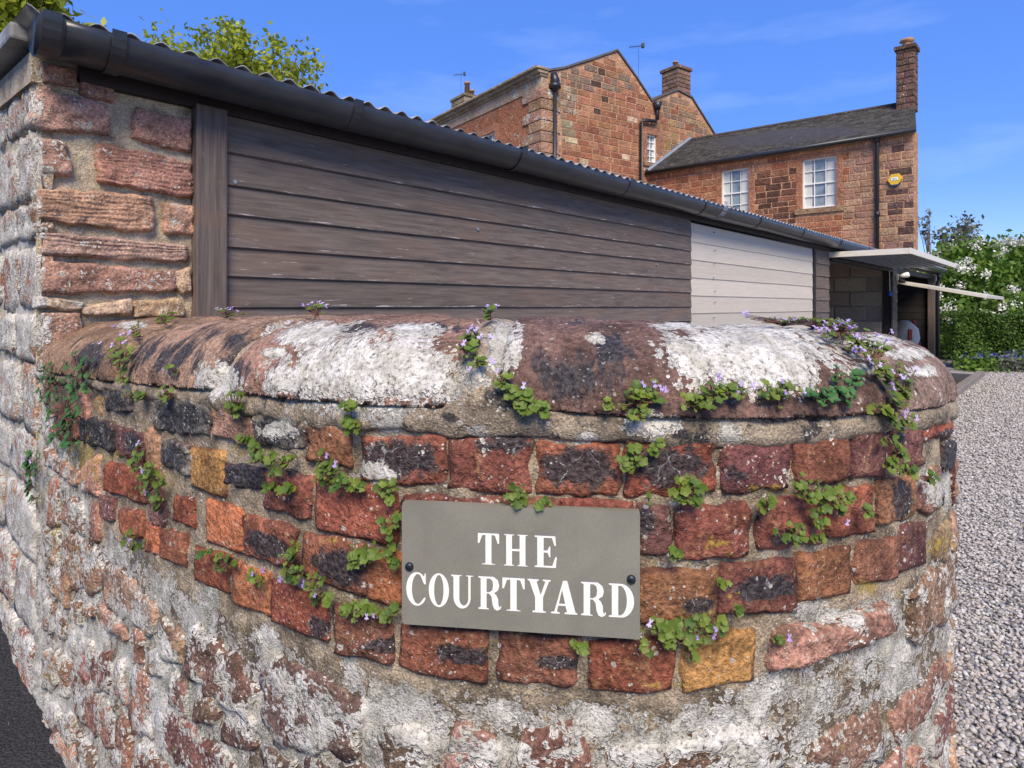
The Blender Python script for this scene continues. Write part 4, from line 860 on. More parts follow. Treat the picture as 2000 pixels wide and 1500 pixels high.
mb = MB(); back_e = r_r+(r_r-WG.P(0, RZ, 0)); back_e.z = EZ; bl = rg+(rg-g_l); bl.z = EZ
mb.add([e_r[:], r_r[:], back_e[:], g_l[:], rg[:], bl[:]], [(0, 3, 4, 1), (1, 4, 5, 2), (0, 1, 2), (3, 5, 4), (0, 2, 5, 3)]); me = mb.mesh('roof'); vattr(me, col=np.tile([(.045, .042, .042)], (6, 1))); put('roof', me, M['slate'], WGO)
mb = MB(); mb.tube([r_r+Vector((0, 0, .02)), rg+Vector((0, 0, .02))], .07, 8); put('ridge_tiles', lat(mb.mesh('ridge_tiles')), M['hstone'], WGO, (.07, .06, .055))
mb = MB(); mb.tube([g_l+Vector((.0, -.05, .05)), rg+Vector((0, -.05, .06))], .08, 6); put('lead_flashing', mb.mesh('lead_flashing'), M['lead'], WGO)
mb = MB(); mb.tube([e_r+Vector((-.06, -.06, -.02)), g_l+Vector((-.06, -.06, -.02))], .065, 10); put('gutter', mb.mesh('gutter', True), M['blackpipe'], WGO)
ap = WG.px(1715); mb = MB(); mb.tube([WG.P(ap, 5.98, .14), WG.P(ap, 5.75, .09), WG.P(ap, .1, .09)], .05, 10); mb.tube([WG.P(ap, 3.95, .09), WG.P(ap, 3.82, .09)], .068, 10); mb.tube([WG.P(ap, 6.0, .13), WG.P(ap, 5.86, .12)], [.10, .07], 10); put('downpipe', mb.mesh('downpipe', True), M['blackpipe'], WGO)
mb = MB(); mb.prism([WG.P(0, 0)[:2], WG.P(.3, 0, -.3)[:2], (back_e+Vector((-.4, .2, 0)))[:2], (back_e-Vector((.05, .05, 0)))[:2]], 0, EZ-.02); put('end_wall', lat(mb.mesh('end_wall')), M['ashlar'], WGO, (.24, .13, .085))
# end chimney of the wing
CP = Plane((r_r[0]-.62, r_r[1]-.30), (.743, -.669), (-.669, -.743))
def stack(pl, root, a0, a1, o0, o1, z0, z1, col, name='chimney_stack', cap=.12, rowh=.2, pots=(), potm='terracotta'):
    plbox(pl, a0+.02, a1-.02, z0, z1, o0+.02, o1-.02, name, M['ashlar'], root, tuple(v*1.3 for v in col))
    d, n = Vector((*pl.d, 0)), Vector((*pl.n, 0)); z = z0; i = 0; random.seed(int(z0*77))
    while z < z1-.05:
        for side in range(4):
            L = (a1-a0) if side % 2 == 0 else (o1-o0); cuts = [0, L*random.uniform(.3, .7), L]
            for c0, c1 in zip(cuts[:-1], cuts[1:]):
                if side == 0: p = Plane(pl(a0, 0, o1)[:2], pl.d, pl.n)
                elif side == 1: p = Plane(pl(a1, 0, o1)[:2], -pl.n, pl.d)
                elif side == 2: p = Plane(pl(a1, 0, o0)[:2], -pl.d, -pl.n)
                else: p = Plane(pl(a0, 0, o0)[:2], pl.n, -pl.d)
                put('stone', random.choice(VAR), M['hstone'], root, jit(col, .3), p.mat((c0+c1)/2, z+rowh/2, -.016, c1-c0-.012, rowh-.02, .018))
        z += rowh; i += 1
    plbox(pl, a0-.05, a1+.05, z1, z1+cap, o0-.05, o1+.05, 'chimney_cap', M['ashlar'], root, tuple(v*.8 for v in col), .02)
    for (pa, po, ph, pr) in pots:
        mb = MB(); b = pl.P(pa, z1+cap-.01, po); mb.tube([b, b+Vector((0, 0, ph*.85)), b+Vector((0, 0, ph*.86)), b+Vector((0, 0, ph))], [pr, pr*.85, pr*1.1, pr*1.1], 12); put('chimney_pot', mb.mesh('chimney_pot', True), M[potm], root)
ca = [CP.px(1750), CP.px(1786)]
stack(CP, WGO, ca[0], ca[1], -.55, 0, RZ-.35, 8.98, (.125, .075, .058), rowh=.19)
mb = MB(); mb.add([CP.P((ca[0]+ca[1])/2-.02, 9.08, -.3)[:]], []); b = CP.P((ca[0]+ca[1])/2, 9.09, -.28); mb = MB(); mb.tube([b, b+Vector((0, 0, .12)), b+Vector((0, 0, .16)), b+Vector((0, 0, .2)), b+Vector((0, 0, .26))], [.16, .12, .12, .20, .17], 12); put('chimney_pot', mb.mesh('chimney_pot', True), M['terracotta'], WGO)
# alarm box
al, az = WG.px(1748.5, 351); AB = thing('alarm_box', 'yellow hexagonal alarm box with blue base high on the sandstone wing', 'alarm box', tuple(WG(al, az, .03)))
def hexm(r, o0, o1, sc=(1, 1), cut=None, name='hex', cz=0):
    pts = [(r*sc[0]*math.cos(t), r*sc[1]*math.sin(t)) for t in [math.pi*k/3 for k in range(6)]]
    if cut is not None: pts = [(x, max(min(y, cut[1]), cut[0])) for x, y in pts]
    mb = MB(); v = [WG.P(al+x, az+y+cz, o0)[:] for x, y in pts]+[WG.P(al+x*.9, az+y*.9+cz, o1)[:] for x, y in pts]; mb.add(v, [tuple(range(6)), tuple(range(6, 12))[::-1]]+[(i, (i+1) % 6, 6+(i+1) % 6, 6+i) for i in range(6)]); return mb.mesh(name)
put('cover', hexm(.185, .014, .09, (1, .98)), simple('yellow_plastic', (.62, .42, .04), .5, .06), AB)
put('base', hexm(.15, .012, .085, (.9, .5), None, 'base', -.115), simple('blue_plastic_base', (.01, .07, .16), .5, .1), AB)
mb = MB(); mb.box(WG.P(al, az+.01, .094), Vector((*WG.d, 0))*.085, Vector((*WG.n, 0))*.004, (0, 0, .04)); put('label_plate', bevelled(mb, 'label_plate', .003), M['white_paint'], AB)
mb = MB()
for i, (x, h) in enumerate(((.045, .016), (.018, .022), (-.012, .018), (-.04, .02))): mb.box(WG.P(al+x, az+.008, .0985), Vector((*WG.d, 0))*.008, Vector((*WG.n, 0))*.001, Vector((0, 0, h)))
put('print', mb.mesh('print'), M['lead'], AB)

# main house
H0a = GA.px(1058); FA = Plane(tuple(GA(H0a, 0)[:2]), (-.58, .8147), (-.8147, -.58))
MH = thing('main_house', 'tall red sandstone house with quoined corner, double gable and chimneys behind the garages', 'house', tuple(GA(-2, 0)))
OUT = [(1060, 143), (1100, 136), (1150, 120), (1205, 101), (1240, 150), (1272, 199), (1299, 187), (1323, 178), (1350, 192), (1398, 269)]
gp = [GA.px(*p) for p in OUT]; gp[0] = (H0a, gp[0][1]); gx = [p[0] for p in gp]; gz = [p[1] for p in gp]
gx.append(gx[-1]+2.0); gz.append(gz[-1]-1.3)
poly = [(gx[0], 0)]+list(zip(gx, gz))+[(gx[-1], 0)]
gw = (GA.px(1263.5), GA.px(1282.5)); gwz = (GA.px(1273, 318)[1], GA.px(1273, 263)[1])
# gable wall: strips between outline columns, with the window opening left out
mb = MB(); cols = sorted(set(gx+[gw[0], gw[1]]))
for c0, c1 in zip(cols[:-1], cols[1:]):
    t0, t1 = np.interp(c0, gx, gz), np.interp(c1, gx, gz); segs = [(0, 0, t0, t1)]
    if c0 >= gw[0]-1e-6 and c1 <= gw[1]+1e-6: segs = [(0, 0, gwz[0], gwz[0]), (gwz[1], gwz[1], t0, t1)]
    for z00, z01, z10, z11 in segs:
        v = [GA.P(c0, z00, 0), GA.P(c1, z01, 0), GA.P(c1, z11, 0), GA.P(c0, z10, 0)]; v += [p-Vector((*GA.n, 0))*.35 for p in v]
        mb.add([p[:] for p in v], [(0, 1, 2, 3), (7, 6, 5, 4), (0, 4, 5, 1), (1, 5, 6, 2), (2, 6, 7, 3), (3, 7, 4, 0)])
put('gable_wall', lat(mb.mesh('gable_wall'), -.4), M['ashlar'], MH, (.46, .27, .16))
window(GA, MH, gw[0], gw[1], gwz[0], gwz[1], 2, 4, True, .17, True, .24)
def gcol(x, y):
    c = random.choice([(.29, .125, .07), (.33, .15, .085), (.27, .11, .066), (.36, .19, .11), (.32, .165, .085)]); l = -.55
    if x < 1128 and y < 275 and random.random() < .75: c = random.choice([(.28, .24, .16), (.24, .17, .12), (.33, .27, .18), (.22, .16, .11)]); l = -.2
    if 1148 < x < 1182 and 135 < y < 235 and random.random() < .5: c = (.07, .045, .035)
    if y < 180 and random.random() < .4: c = (.20, .14, .10)
    if x > 1285 and random.random() < .6: c = random.choice([(.27, .18, .11), (.22, .15, .10), (.30, .19, .09)]); l = -.3
    if random.random() < .03: c = (.48, .38, .24)
    return jit(c, .12), l
g_in = trimmer(H0a+.75, gx[-1]-.1, [(gw[0]-.175, gw[1]+.175, gwz[0]-.15, gwz[1]+.245)], lambda a: np.interp(a, gx, gz)+.06)
stonework(GA, MH, H0a+.7, gx[-1], .2, 10.2, g_in, gcol, 47, (.16, .27), (.26, .62), 300, lambda x, y: 1075 < x < 1400 and y < 400-(1300-min(x, 1300))*.25)
# roof planes running back along the facade direction
RB = Vector((-.58, .8147, 0))*13
mb = MB(); nrm_ = Vector((*GA.n, 0))*.06
for i in range(len(gx)-1):
    a_, b_ = GA.P(gx[i], gz[i]+.02, .05), GA.P(gx[i+1], gz[i+1]+.02, .05)
    mb.add([p[:] for p in (a_, b_, b_+RB, a_+RB, a_+Vector((0, 0, .07)), b_+Vector((0, 0, .07)), b_+RB+Vector((0, 0, .07)), a_+RB+Vector((0, 0, .07)))], [(0, 1, 2, 3), (4, 7, 6, 5), (0, 4, 5, 1), (1, 5, 6, 2), (2, 6, 7, 3), (3, 7, 4, 0)])
me = mb.mesh('roof'); vattr(me, col=np.tile([(.10, .095, .09)], (len(me.vertices), 1))); put('roof', me, M['slate'], MH)
# facade with frieze, cornice, quoins and window
fz = gz[0]
zF1 = FA.px(1031, 183)[1]; zF0 = FA.px(1045, 158)[1]
fw = (FA.px(967), FA.px(938)); fwz = (FA.px(952, 262)[1]-1.75, FA.px(952, 262)[1])
skin(FA, MH, 0, 13, 0, zF1, [(fw[0], fw[1], fwz[0], fwz[1])], (.31, .125, .062))
window(FA, MH, fw[0], fw[1], fwz[0], fwz[1], 3, 4, True, .2, True, .26)
plbox(FA, .3, 13, 0, zF1, -.5, -.14, 'facade_core', M['ashlar'], MH, (.3, .12, .06))
plbox(FA, -.02, 13, zF1, zF1+.34, -.2, .03, 'frieze', M['ashlar'], MH, (.38, .27, .18), l=-.18)
for (z0_, z1_, pr) in ((.342, .42, .10), (.422, .52, .20), (.522, .60, .30)): plbox(FA, -.02-pr*.35, 13, zF1+z0_, zF1+z1_, -.2, pr, 'cornice', M['ashlar'], MH, (.27, .21, .14), .02, l=-.2)
random.seed(9)
for i in range(18):
    z1_ = zF1-.004-i*.335; z0_ = z1_-.312; la = .95 if i % 2 == 0 else .62
    if z0_ < 0: break
    c = jit((.34, .20, .125), .2); mb = MB(); d, n, g2, gn = Vector((*FA.d, 0)), Vector((*FA.n, 0)), Vector((*GA.d, 0)), Vector((*GA.n, 0))
    k0 = FA.P(0, 0, 0); lb_ = .62 if i % 2 == 0 else .72
    pl_ = [k0+n*.05+gn*.05, k0+d*la+n*.05, k0+d*la-n*.1, k0-n*.1-gn*.1+g2*.0, k0+g2*lb_-gn*.1, k0+g2*lb_+gn*.05]
    mb.prism([p[:2] for p in pl_], z0_, z1_); put('quoin', lat(bevelled(mb, 'quoin', .02), -.16 if i < 5 else -.3, .25 if i > 2 else 0), M['ashlar'], MH, c)
stack(GA, MH, GA.px(1325), GA.px(1350), -.80, -.02, np.interp(GA.px(1325), gx, gz)-.1, 10.12, (.20, .13, .095), rowh=.16, pots=((GA.px(1336), -.4, .28, .10),))
# rear chimney on the main ridge
rp = GA.P(GA.px(1205), 0, 0)+Vector((-.58, .8147, 0))*9.3; RC = Plane((rp.x, rp.y), GA.d, GA.n)
x0_, x1_ = RC.px(907), RC.px(936); stack(RC, MH, x0_, x1_, -1.2, 0, 9.6, 10.95, (.22, .18, .11), rowh=.22, pots=((x0_+.3, -.25, .62, .13), (x1_+.05, -.75, .5, .13)))
def aerial(p, h, name='aerial'):
    mb = MB(); mb.tube([p, p+Vector((0, 0, h))], .006, 6); mb.tube([p+Vector((-.35, 0, h)), p+Vector((.2, 0, h+.05))], .012, 5)
    for k in range(5): q_ = p+Vector((-.3+k*.11, 0, h+.005+k*.01)); mb.tube([q_+Vector((0, -.16, .0)), q_+Vector((0, .16, .0))], .008, 5)
    mb.box(p+Vector((.16, 0, h+.06)), (.05, 0, 0), (0, .09, 0), (0, 0, .07)); return mb.mesh(name)
put('aerial', aerial(GA.P(GA.px(1288), 8.9, -1.), 2.05), M['blackpipe'], MH); put('aerial', aerial(RC.P(x0_+.12, 10.9, -.5), 1.15), M['blackpipe'], MH)
# rainwater pipes
pp = GA.px(1079); mb = MB(); zt_ = GA.px(1079, 180)[1]; mb.tube([GA.P(pp, zt_+.2, .12), GA.P(pp, 0.1, .12)], .06, 10); mb.tube([GA.P(pp-.05, zt_+.55, .12), GA.P(pp, zt_+.3, .14), GA.P(pp, zt_, .13)], [.10, .15, .07], 10); mb.tube([GA.P(pp, zt_+.22, .12), GA.P(pp, zt_+.08, .12)], .19, 12); put('downpipe', mb.mesh('downpipe', True), M['blackpipe'], MH)
p2, p3 = GA.px(1279), GA.px(1247.5); z2 = GA.px(1279, 205)[1]; zh = GA.px(1263, 236)[1]
mb = MB(); mb.tube([GA.P(p2, z2, .12), GA.P(p2, zh+.1, .12), GA.P(p2-.08, zh+.02, .12), GA.P(p3+.1, zh-.06, .12), GA.P(p3, zh-.14, .12), GA.P(p3, .1, .12)], .06, 10); mb.tube([GA.P(p2, z2+.05, .12), GA.P(p2, z2-.2, .12)], [.17, .10], 12); put('downpipe', mb.mesh('downpipe', True), M['blackpipe'], MH)

# ------------------------------------------------------------------ name sign
lA, rA = np.array((-.1434, .815)), np.array((.1590, .777)); SG = Plane(tuple(lA), tuple(rA-lA), (-(lA-rA)[1]*-1, 0)) if False else None
sdv = (rA-lA); SW = float(np.hypot(*sdv)); SG = Plane(tuple(lA), tuple(sdv), (sdv[1], -sdv[0])); ZT, ZB = 1.0935, .936
SGN = thing('name_sign', 'grey slate sign with two lines of white serif capitals screwed to the curved wall', 'sign', tuple(SG(SW/2, ZB, -.016)))
def ell(cx, cy, rx, ry, a0, a1, n=22): return [(cx+rx*math.cos(t), cy+ry*math.sin(t)) for t in np.linspace(R(a0), R(a1), n)]
GLY = {
 'T': [[(0, 1), (1, 1), (1, .66), (.93, .66), (.80, .91), (.645, .93), (.645, .06), (.82, .045), (.82, 0), (.18, 0), (.18, .045), (.355, .06), (.355, .93), (.20, .91), (.07, .66), (0, .66)]],
 'H': [[(0, 0), (.44, 0), (.44, .045), (.345, .06), (.345, .46), (.655, .46), (.655, .06), (.56, .045), (.56, 0), (1, 0), (1, .045), (.905, .06), (.905, .94), (1, .955), (1, 1), (.56, 1), (.56, .955), (.655, .94), (.655, .55), (.345, .55), (.345, .94), (.44, .955), (.44, 1), (0, 1), (0, .955), (.095, .94), (.095, .06), (0, .045)]],
 'E': [[(0, 0), (.95, 0), (1, .36), (.93, .36), (.79, .08), (.41, .08), (.41, .46), (.58, .46), (.66, .32), (.71, .32), (.71, .68), (.66, .68), (.58, .55), (.41, .55), (.41, .92), (.77, .92), (.89, .68), (.96, .68), (.93, 1), (0, 1), (0, .94), (.12, .92), (.12, .08), (0, .06)]],
 'C': [ell(.54, .5, .54, .52, 48, 312)+[(.99, .24), (.93, .27)]+ell(.585, .5, .29, .44, 300, 60)[0:22]+[(.90, .64), (.99, .64), (.99, .99), (.92, .99)]],
 'O': [ell(.5, .5, .5, .52, 0, 344, 40), ell(.5, .5, .225, .445, 0, 344, 30)],
 'U': [[(0, 1), (.48, 1), (.48, .955), (.37, .94)]+ell(.565, .30, .195, .21, 180, 360, 14)+[(.76, .94), (.66, .955), (.66, 1), (1, 1), (1, .955), (.87, .94)]+ell(.485, .32, .385, .34, 0, -180, 20)+[(.10, .92), (0, .94)]],
 'R': [[(0, 0), (.48, 0), (.46, .045), (.36, .06), (.36, .475), (.46, .475), (.565, .38), (.61, .14), (.68, .02), (.80, -.02), (.93, .02), (1, .13), (.95, .15), (.90, .09), (.87, .14), (.85, .34), (.76, .47), (.69, .50), (.84, .58), (.90, .74), (.84, .90), (.66, 1), (0, 1), (0, .94), (.10, .92), (.10, .08), (0, .06)], [(.36, .535), (.36, .92), (.50, .92), (.60, .86), (.63, .74), (.60, .60), (.48, .535)]],
 'Y': [[(0, 1), (.49, 1), (.49, .94), (.40, .92), (.57, .55), (.76, .92), (.65, .94), (.65, 1), (1, 1), (1, .94), (.91, .92), (.67, .46), (.67, .08), (.79, .06), (.79, 0), (.21, 0), (.21, .06), (.33, .08), (.33, .44), (.09, .92), (0, .94)]],
 'A': [[(0, 0), (.34, 0), (.34, .06), (.23, .08), (.28, .24), (.55, .24), (.60, .08), (.51, .06), (.51, 0), (1, 0), (1, .06), (.93, .08), (.62, 1), (.46, 1), (.13, .08), (0, .06)], [(.31, .32), (.53, .32), (.42, .72)]],
 'D': [[(0, 0), (.48, 0)]+ell(.48, .5, .52, .5, -86, 86, 22)+[(.48, 1), (0, 1), (0, .94), (.12, .92), (.12, .08), (0, .06)], [(.38, .08), (.38, .92)]+ell(.44, .5, .27, .42, 86, -86, 18)]}
SX, SY = [], []
TXT = [('T', 933, 975, 1), ('H', 984, 1031, 1), ('E', 1044, 1088, 1), ('C', 793, 832, 0), ('O', 837, 877, 0), ('U', 881, 925, 0), ('R', 934, 980, 0), ('T', 981, 1025, 0), ('Y', 1030, 1076, 0), ('A', 1076, 1128, 0), ('R', 1135, 1185, 0), ('D', 1189, 1239, 0)]
def to_mesh(splines, extr, name):
    cu = bpy.data.curves.new(name, 'CURVE'); cu.dimensions = '2D'; cu.fill_mode = 'BOTH'; cu.extrude = extr
    for s_ in splines:
        sp = cu.splines.new('POLY'); sp.points.add(len(s_)-1); sp.use_cyclic_u = True
        for p, (x, y) in zip(sp.points, s_): p.co = (x, y, 0, 1)
    ob = bpy.data.objects.new(name, cu); COL.objects.link(ob); me = bpy.data.meshes.new_from_object(ob.evaluated_get(bpy.context.evaluated_depsgraph_get())); bpy.data.objects.remove(ob); bpy.data.curves.remove(cu); return me
letters = []
for ch, x0, x1, row in TXT:
    a0, a1 = SG.px(x0), SG.px(x1); zb_, zt_ = (1.0190, 1.0600) if row else (.9615, 1.0045)
    letters.append((ch, [[(a0+(a1-a0)*u, zb_+(zt_-zb_)*v) for u, v in g] for g in GLY[ch]]))
hole = [g for _, gs in letters for g in gs]; rc = .003
rect = [(rc, ZB), (SW-rc, ZB), (SW, ZB+rc), (SW, ZT-rc), (SW-rc, ZT), (rc, ZT), (0, ZT-rc), (0, ZB+rc)]
def on_sign(me, off, sc=1.):
    me.transform(Matrix(((SG.d[0], 0, SG.n[0], SG.o[0]+SG.n[0]*off), (SG.d[1], 0, SG.n[1], SG.o[1]+SG.n[1]*off), (0, 1, 0, 0), (0, 0, 0, 1)))); return me
put('face', on_sign(to_mesh([rect]+hole, .0009, 'face'), -.0009), M['sign'], SGN)
mb = MB(); mb.box(SG.P(SW/2, (ZT+ZB)/2, -.0089), Vector((*SG.d, 0))*(SW/2), Vector((*SG.n, 0))*.0071, (0, 0, (ZT-ZB)/2)); put('slab', bevelled(mb, 'slab', .0015), M['sign'], SGN)
for ch, gs in letters: put('letter', on_sign(to_mesh(gs, .0003, 'letter'), -.0014), M['letter'], SGN)
for x, y in ((800, 1106), (1233, 1131)):
    a, z = SG.px(x, y); mb = MB(); mb.tube([SG.P(a, z, -.001), SG.P(a, z, .0025), SG.P(a, z, .0042)], [.0055, .0055, .003], 14); s_ = put('screw', mb.mesh('screw', True), M['screw'], SGN)

# ------------------------------------------------------------------ toadflax on the wall
sg = np.linspace(0, SL-.3, 420); zg = np.linspace(.3, 1.19, 160); A, B = np.meshgrid(sg, zg); Pf = wall(A.ravel(), B.ravel(), .008)
tg = np.linspace(0, 1.75, 60); A2, B2 = np.meshgrid(sg, tg); Pk = coping(A2.ravel(), B2.ravel(), .003); ALLP = np.r_[Pf, Pk]
nrmF = np.stack([np.interp(A.ravel(), _ss, NX), np.interp(A.ravel(), _ss, NY), np.zeros(A.size)], 1)
cn_, sn_ = np.cos(B2.ravel()), np.sin(B2.ravel()); nrmK = np.stack([np.interp(A2.ravel(), _ss, NX)*cn_*.6, np.interp(A2.ravel(), _ss, NY)*cn_*.6, sn_+.1], 1); nrmK /= np.linalg.norm(nrmK, axis=1)[:, None]
ALLN = np.r_[nrmF, nrmK]; PXA, PYA = proj(ALLP); vis_ = (ALLN*(np.array([0, 0, CH])-ALLP)).sum(1) > 0
def surf_px(x, y):
    d = (PXA-x)**2+(PYA-y)**2; d = np.where(vis_, d, 1e9); i = np.argsort(d)[:6]; i = i[np.argmin(ALLP[i, 1]+d[i]*.002)]; return Vector(ALLP[i]), Vector(ALLN[i])
def leaf_mesh(k):
    random.seed(k); V = [(-.1, 0, -.04)]; n = 25; ph = random.uniform(0, 1)
    for rr in (.55, 1.):
        for i in range(n):
            t = 2*math.pi*i/n; r = rr*(1+(.11*math.cos(5*t)+random.uniform(-.02, .02))*rr)
            if abs(t-math.pi) < .26: r *= 1-.42*rr
            V.append((r*math.cos(t), r*math.sin(t)*1.08, .20*r*r-.05+.05*rr*math.cos(3*t+ph)))
    f = [(0, 1+i, 1+(i+1) % n) for i in range(n)]+[(1+i, 1+n+i, 1+n+(i+1) % n, 1+(i+1) % n) for i in range(n)]; me = bpy.data.meshes.new('leaf'); me.from_pydata(V, [], f); me.polygons.foreach_set('use_smooth', [True]*len(f)); me.update(); return me
LM = [leaf_mesh(k) for k in range(5)]; LMC = [m.copy() for m in LM]
for m in LM: m.materials.append(M['leaf'])
for m in LMC: m.materials.append(M['leaf_cool'])
def flower_mesh():
    mb = MB()
    for (a, l, w) in ((1.9, 1., .45), (1.2, 1., .45), (-.9, .85, .5), (-1.57, .9, .55), (-2.25, .85, .5)):
        c, s_ = math.cos(a), math.sin(a); mb.add([(0, 0, .25), (c*l*.55-s_*w*.5, s_*l*.55+c*w*.5, .42), (c*l, s_*l, .3), (c*l*.55+s_*w*.5, s_*l*.55-c*w*.5, .42)], [(0, 1, 2, 3)])
    mb.tube([(0, 0, -.6), (0, 0, .3)], [.12, .22], 6); return mb.mesh('flower')
FM = flower_mesh(); FM.materials.append(M['petal'])
def orient(n, roll):
    q = n.to_track_quat('Z', 'Y').to_matrix().to_4x4(); return q @ Matrix.Rotation(roll, 4, 'Z')
def toadflax(label, blobs, cool=False, fl=None, size=.0056, seed=0):
    random.seed(1000+seed); c0, n0 = surf_px(blobs[0][0], blobs[0][1]); root = thing('toadflax_plant', label, 'plant', tuple(c0), 'toadflax plants growing in the wall joints')
    st = MB(); pts = []
    for (cx, cy, rx, ry, n) in blobs:
        b, bn = surf_px(cx, cy); hub = b+bn*.004
        for _ in range(int(n*1.45)+1):
            r_, t = math.sqrt(random.random())*(1.45 if random.random() < .14 else 1.), random.uniform(0, 6.283); x, y = cx+rx*r_*math.cos(t), cy+ry*r_*math.sin(t); p, nn = surf_px(x, y)
            lift = random.uniform(.006, .020); p = p+nn*lift+Vector((0, 0, random.uniform(-.002, .004)))
            face = (nn*1.0+Vector((0, -.15, .55))+Vector((random.gauss(0, .3), random.gauss(0, .3), random.gauss(0, .25)))).normalized()
            s_ = size*random.choice((.4, .55, .7, .85, 1., 1.2))*(p.y/.85)**.45
            put('leaf', random.choice(LMC if cool else LM), None, root, None, Matrix.Translation(p) @ orient(face, random.uniform(0, 6.28)) @ Matrix.Scale(s_, 4))
            mid = hub.lerp(p, .55)+nn*.004-Vector((0, 0, .003)); st.tube([hub+Vector((random.uniform(-.004, .004), 0, random.uniform(-.004, .004))), mid, p-face*.001], .0008, 4, False)
    for (x, y) in fl or []:
        p, nn = surf_px(x, y); p = p+nn*random.uniform(.014, .024); face = (nn+Vector((random.gauss(0, .3), -.3, random.gauss(.1, .3)))).normalized()
        put('flower', FM, None, root, None, Matrix.Translation(p) @ orient(face, random.uniform(-.5, .5)) @ Matrix.Scale(.0058*random.uniform(.75, 1.2)*(p.y/.85)**.4, 4))
        b, bn = surf_px(blobs[0][0], blobs[0][1]); near = min(blobs, key=lambda q_: (q_[0]-x)**2+(q_[1]-y)**2); b, bn = surf_px(near[0], near[1]); st.tube([b+bn*.004, b.lerp(p, .5)+bn*.006, p-face*.003], .00055, 4, False)
    if st.v: put('stem', st.mesh('stem'), M['stem'], root)
def rnd_fl(n, x0, x1, y0, y1, seed):
    random.seed(seed); return [(random.uniform(x0, x1), random.uniform(y0, y1)) for _ in range(n)]
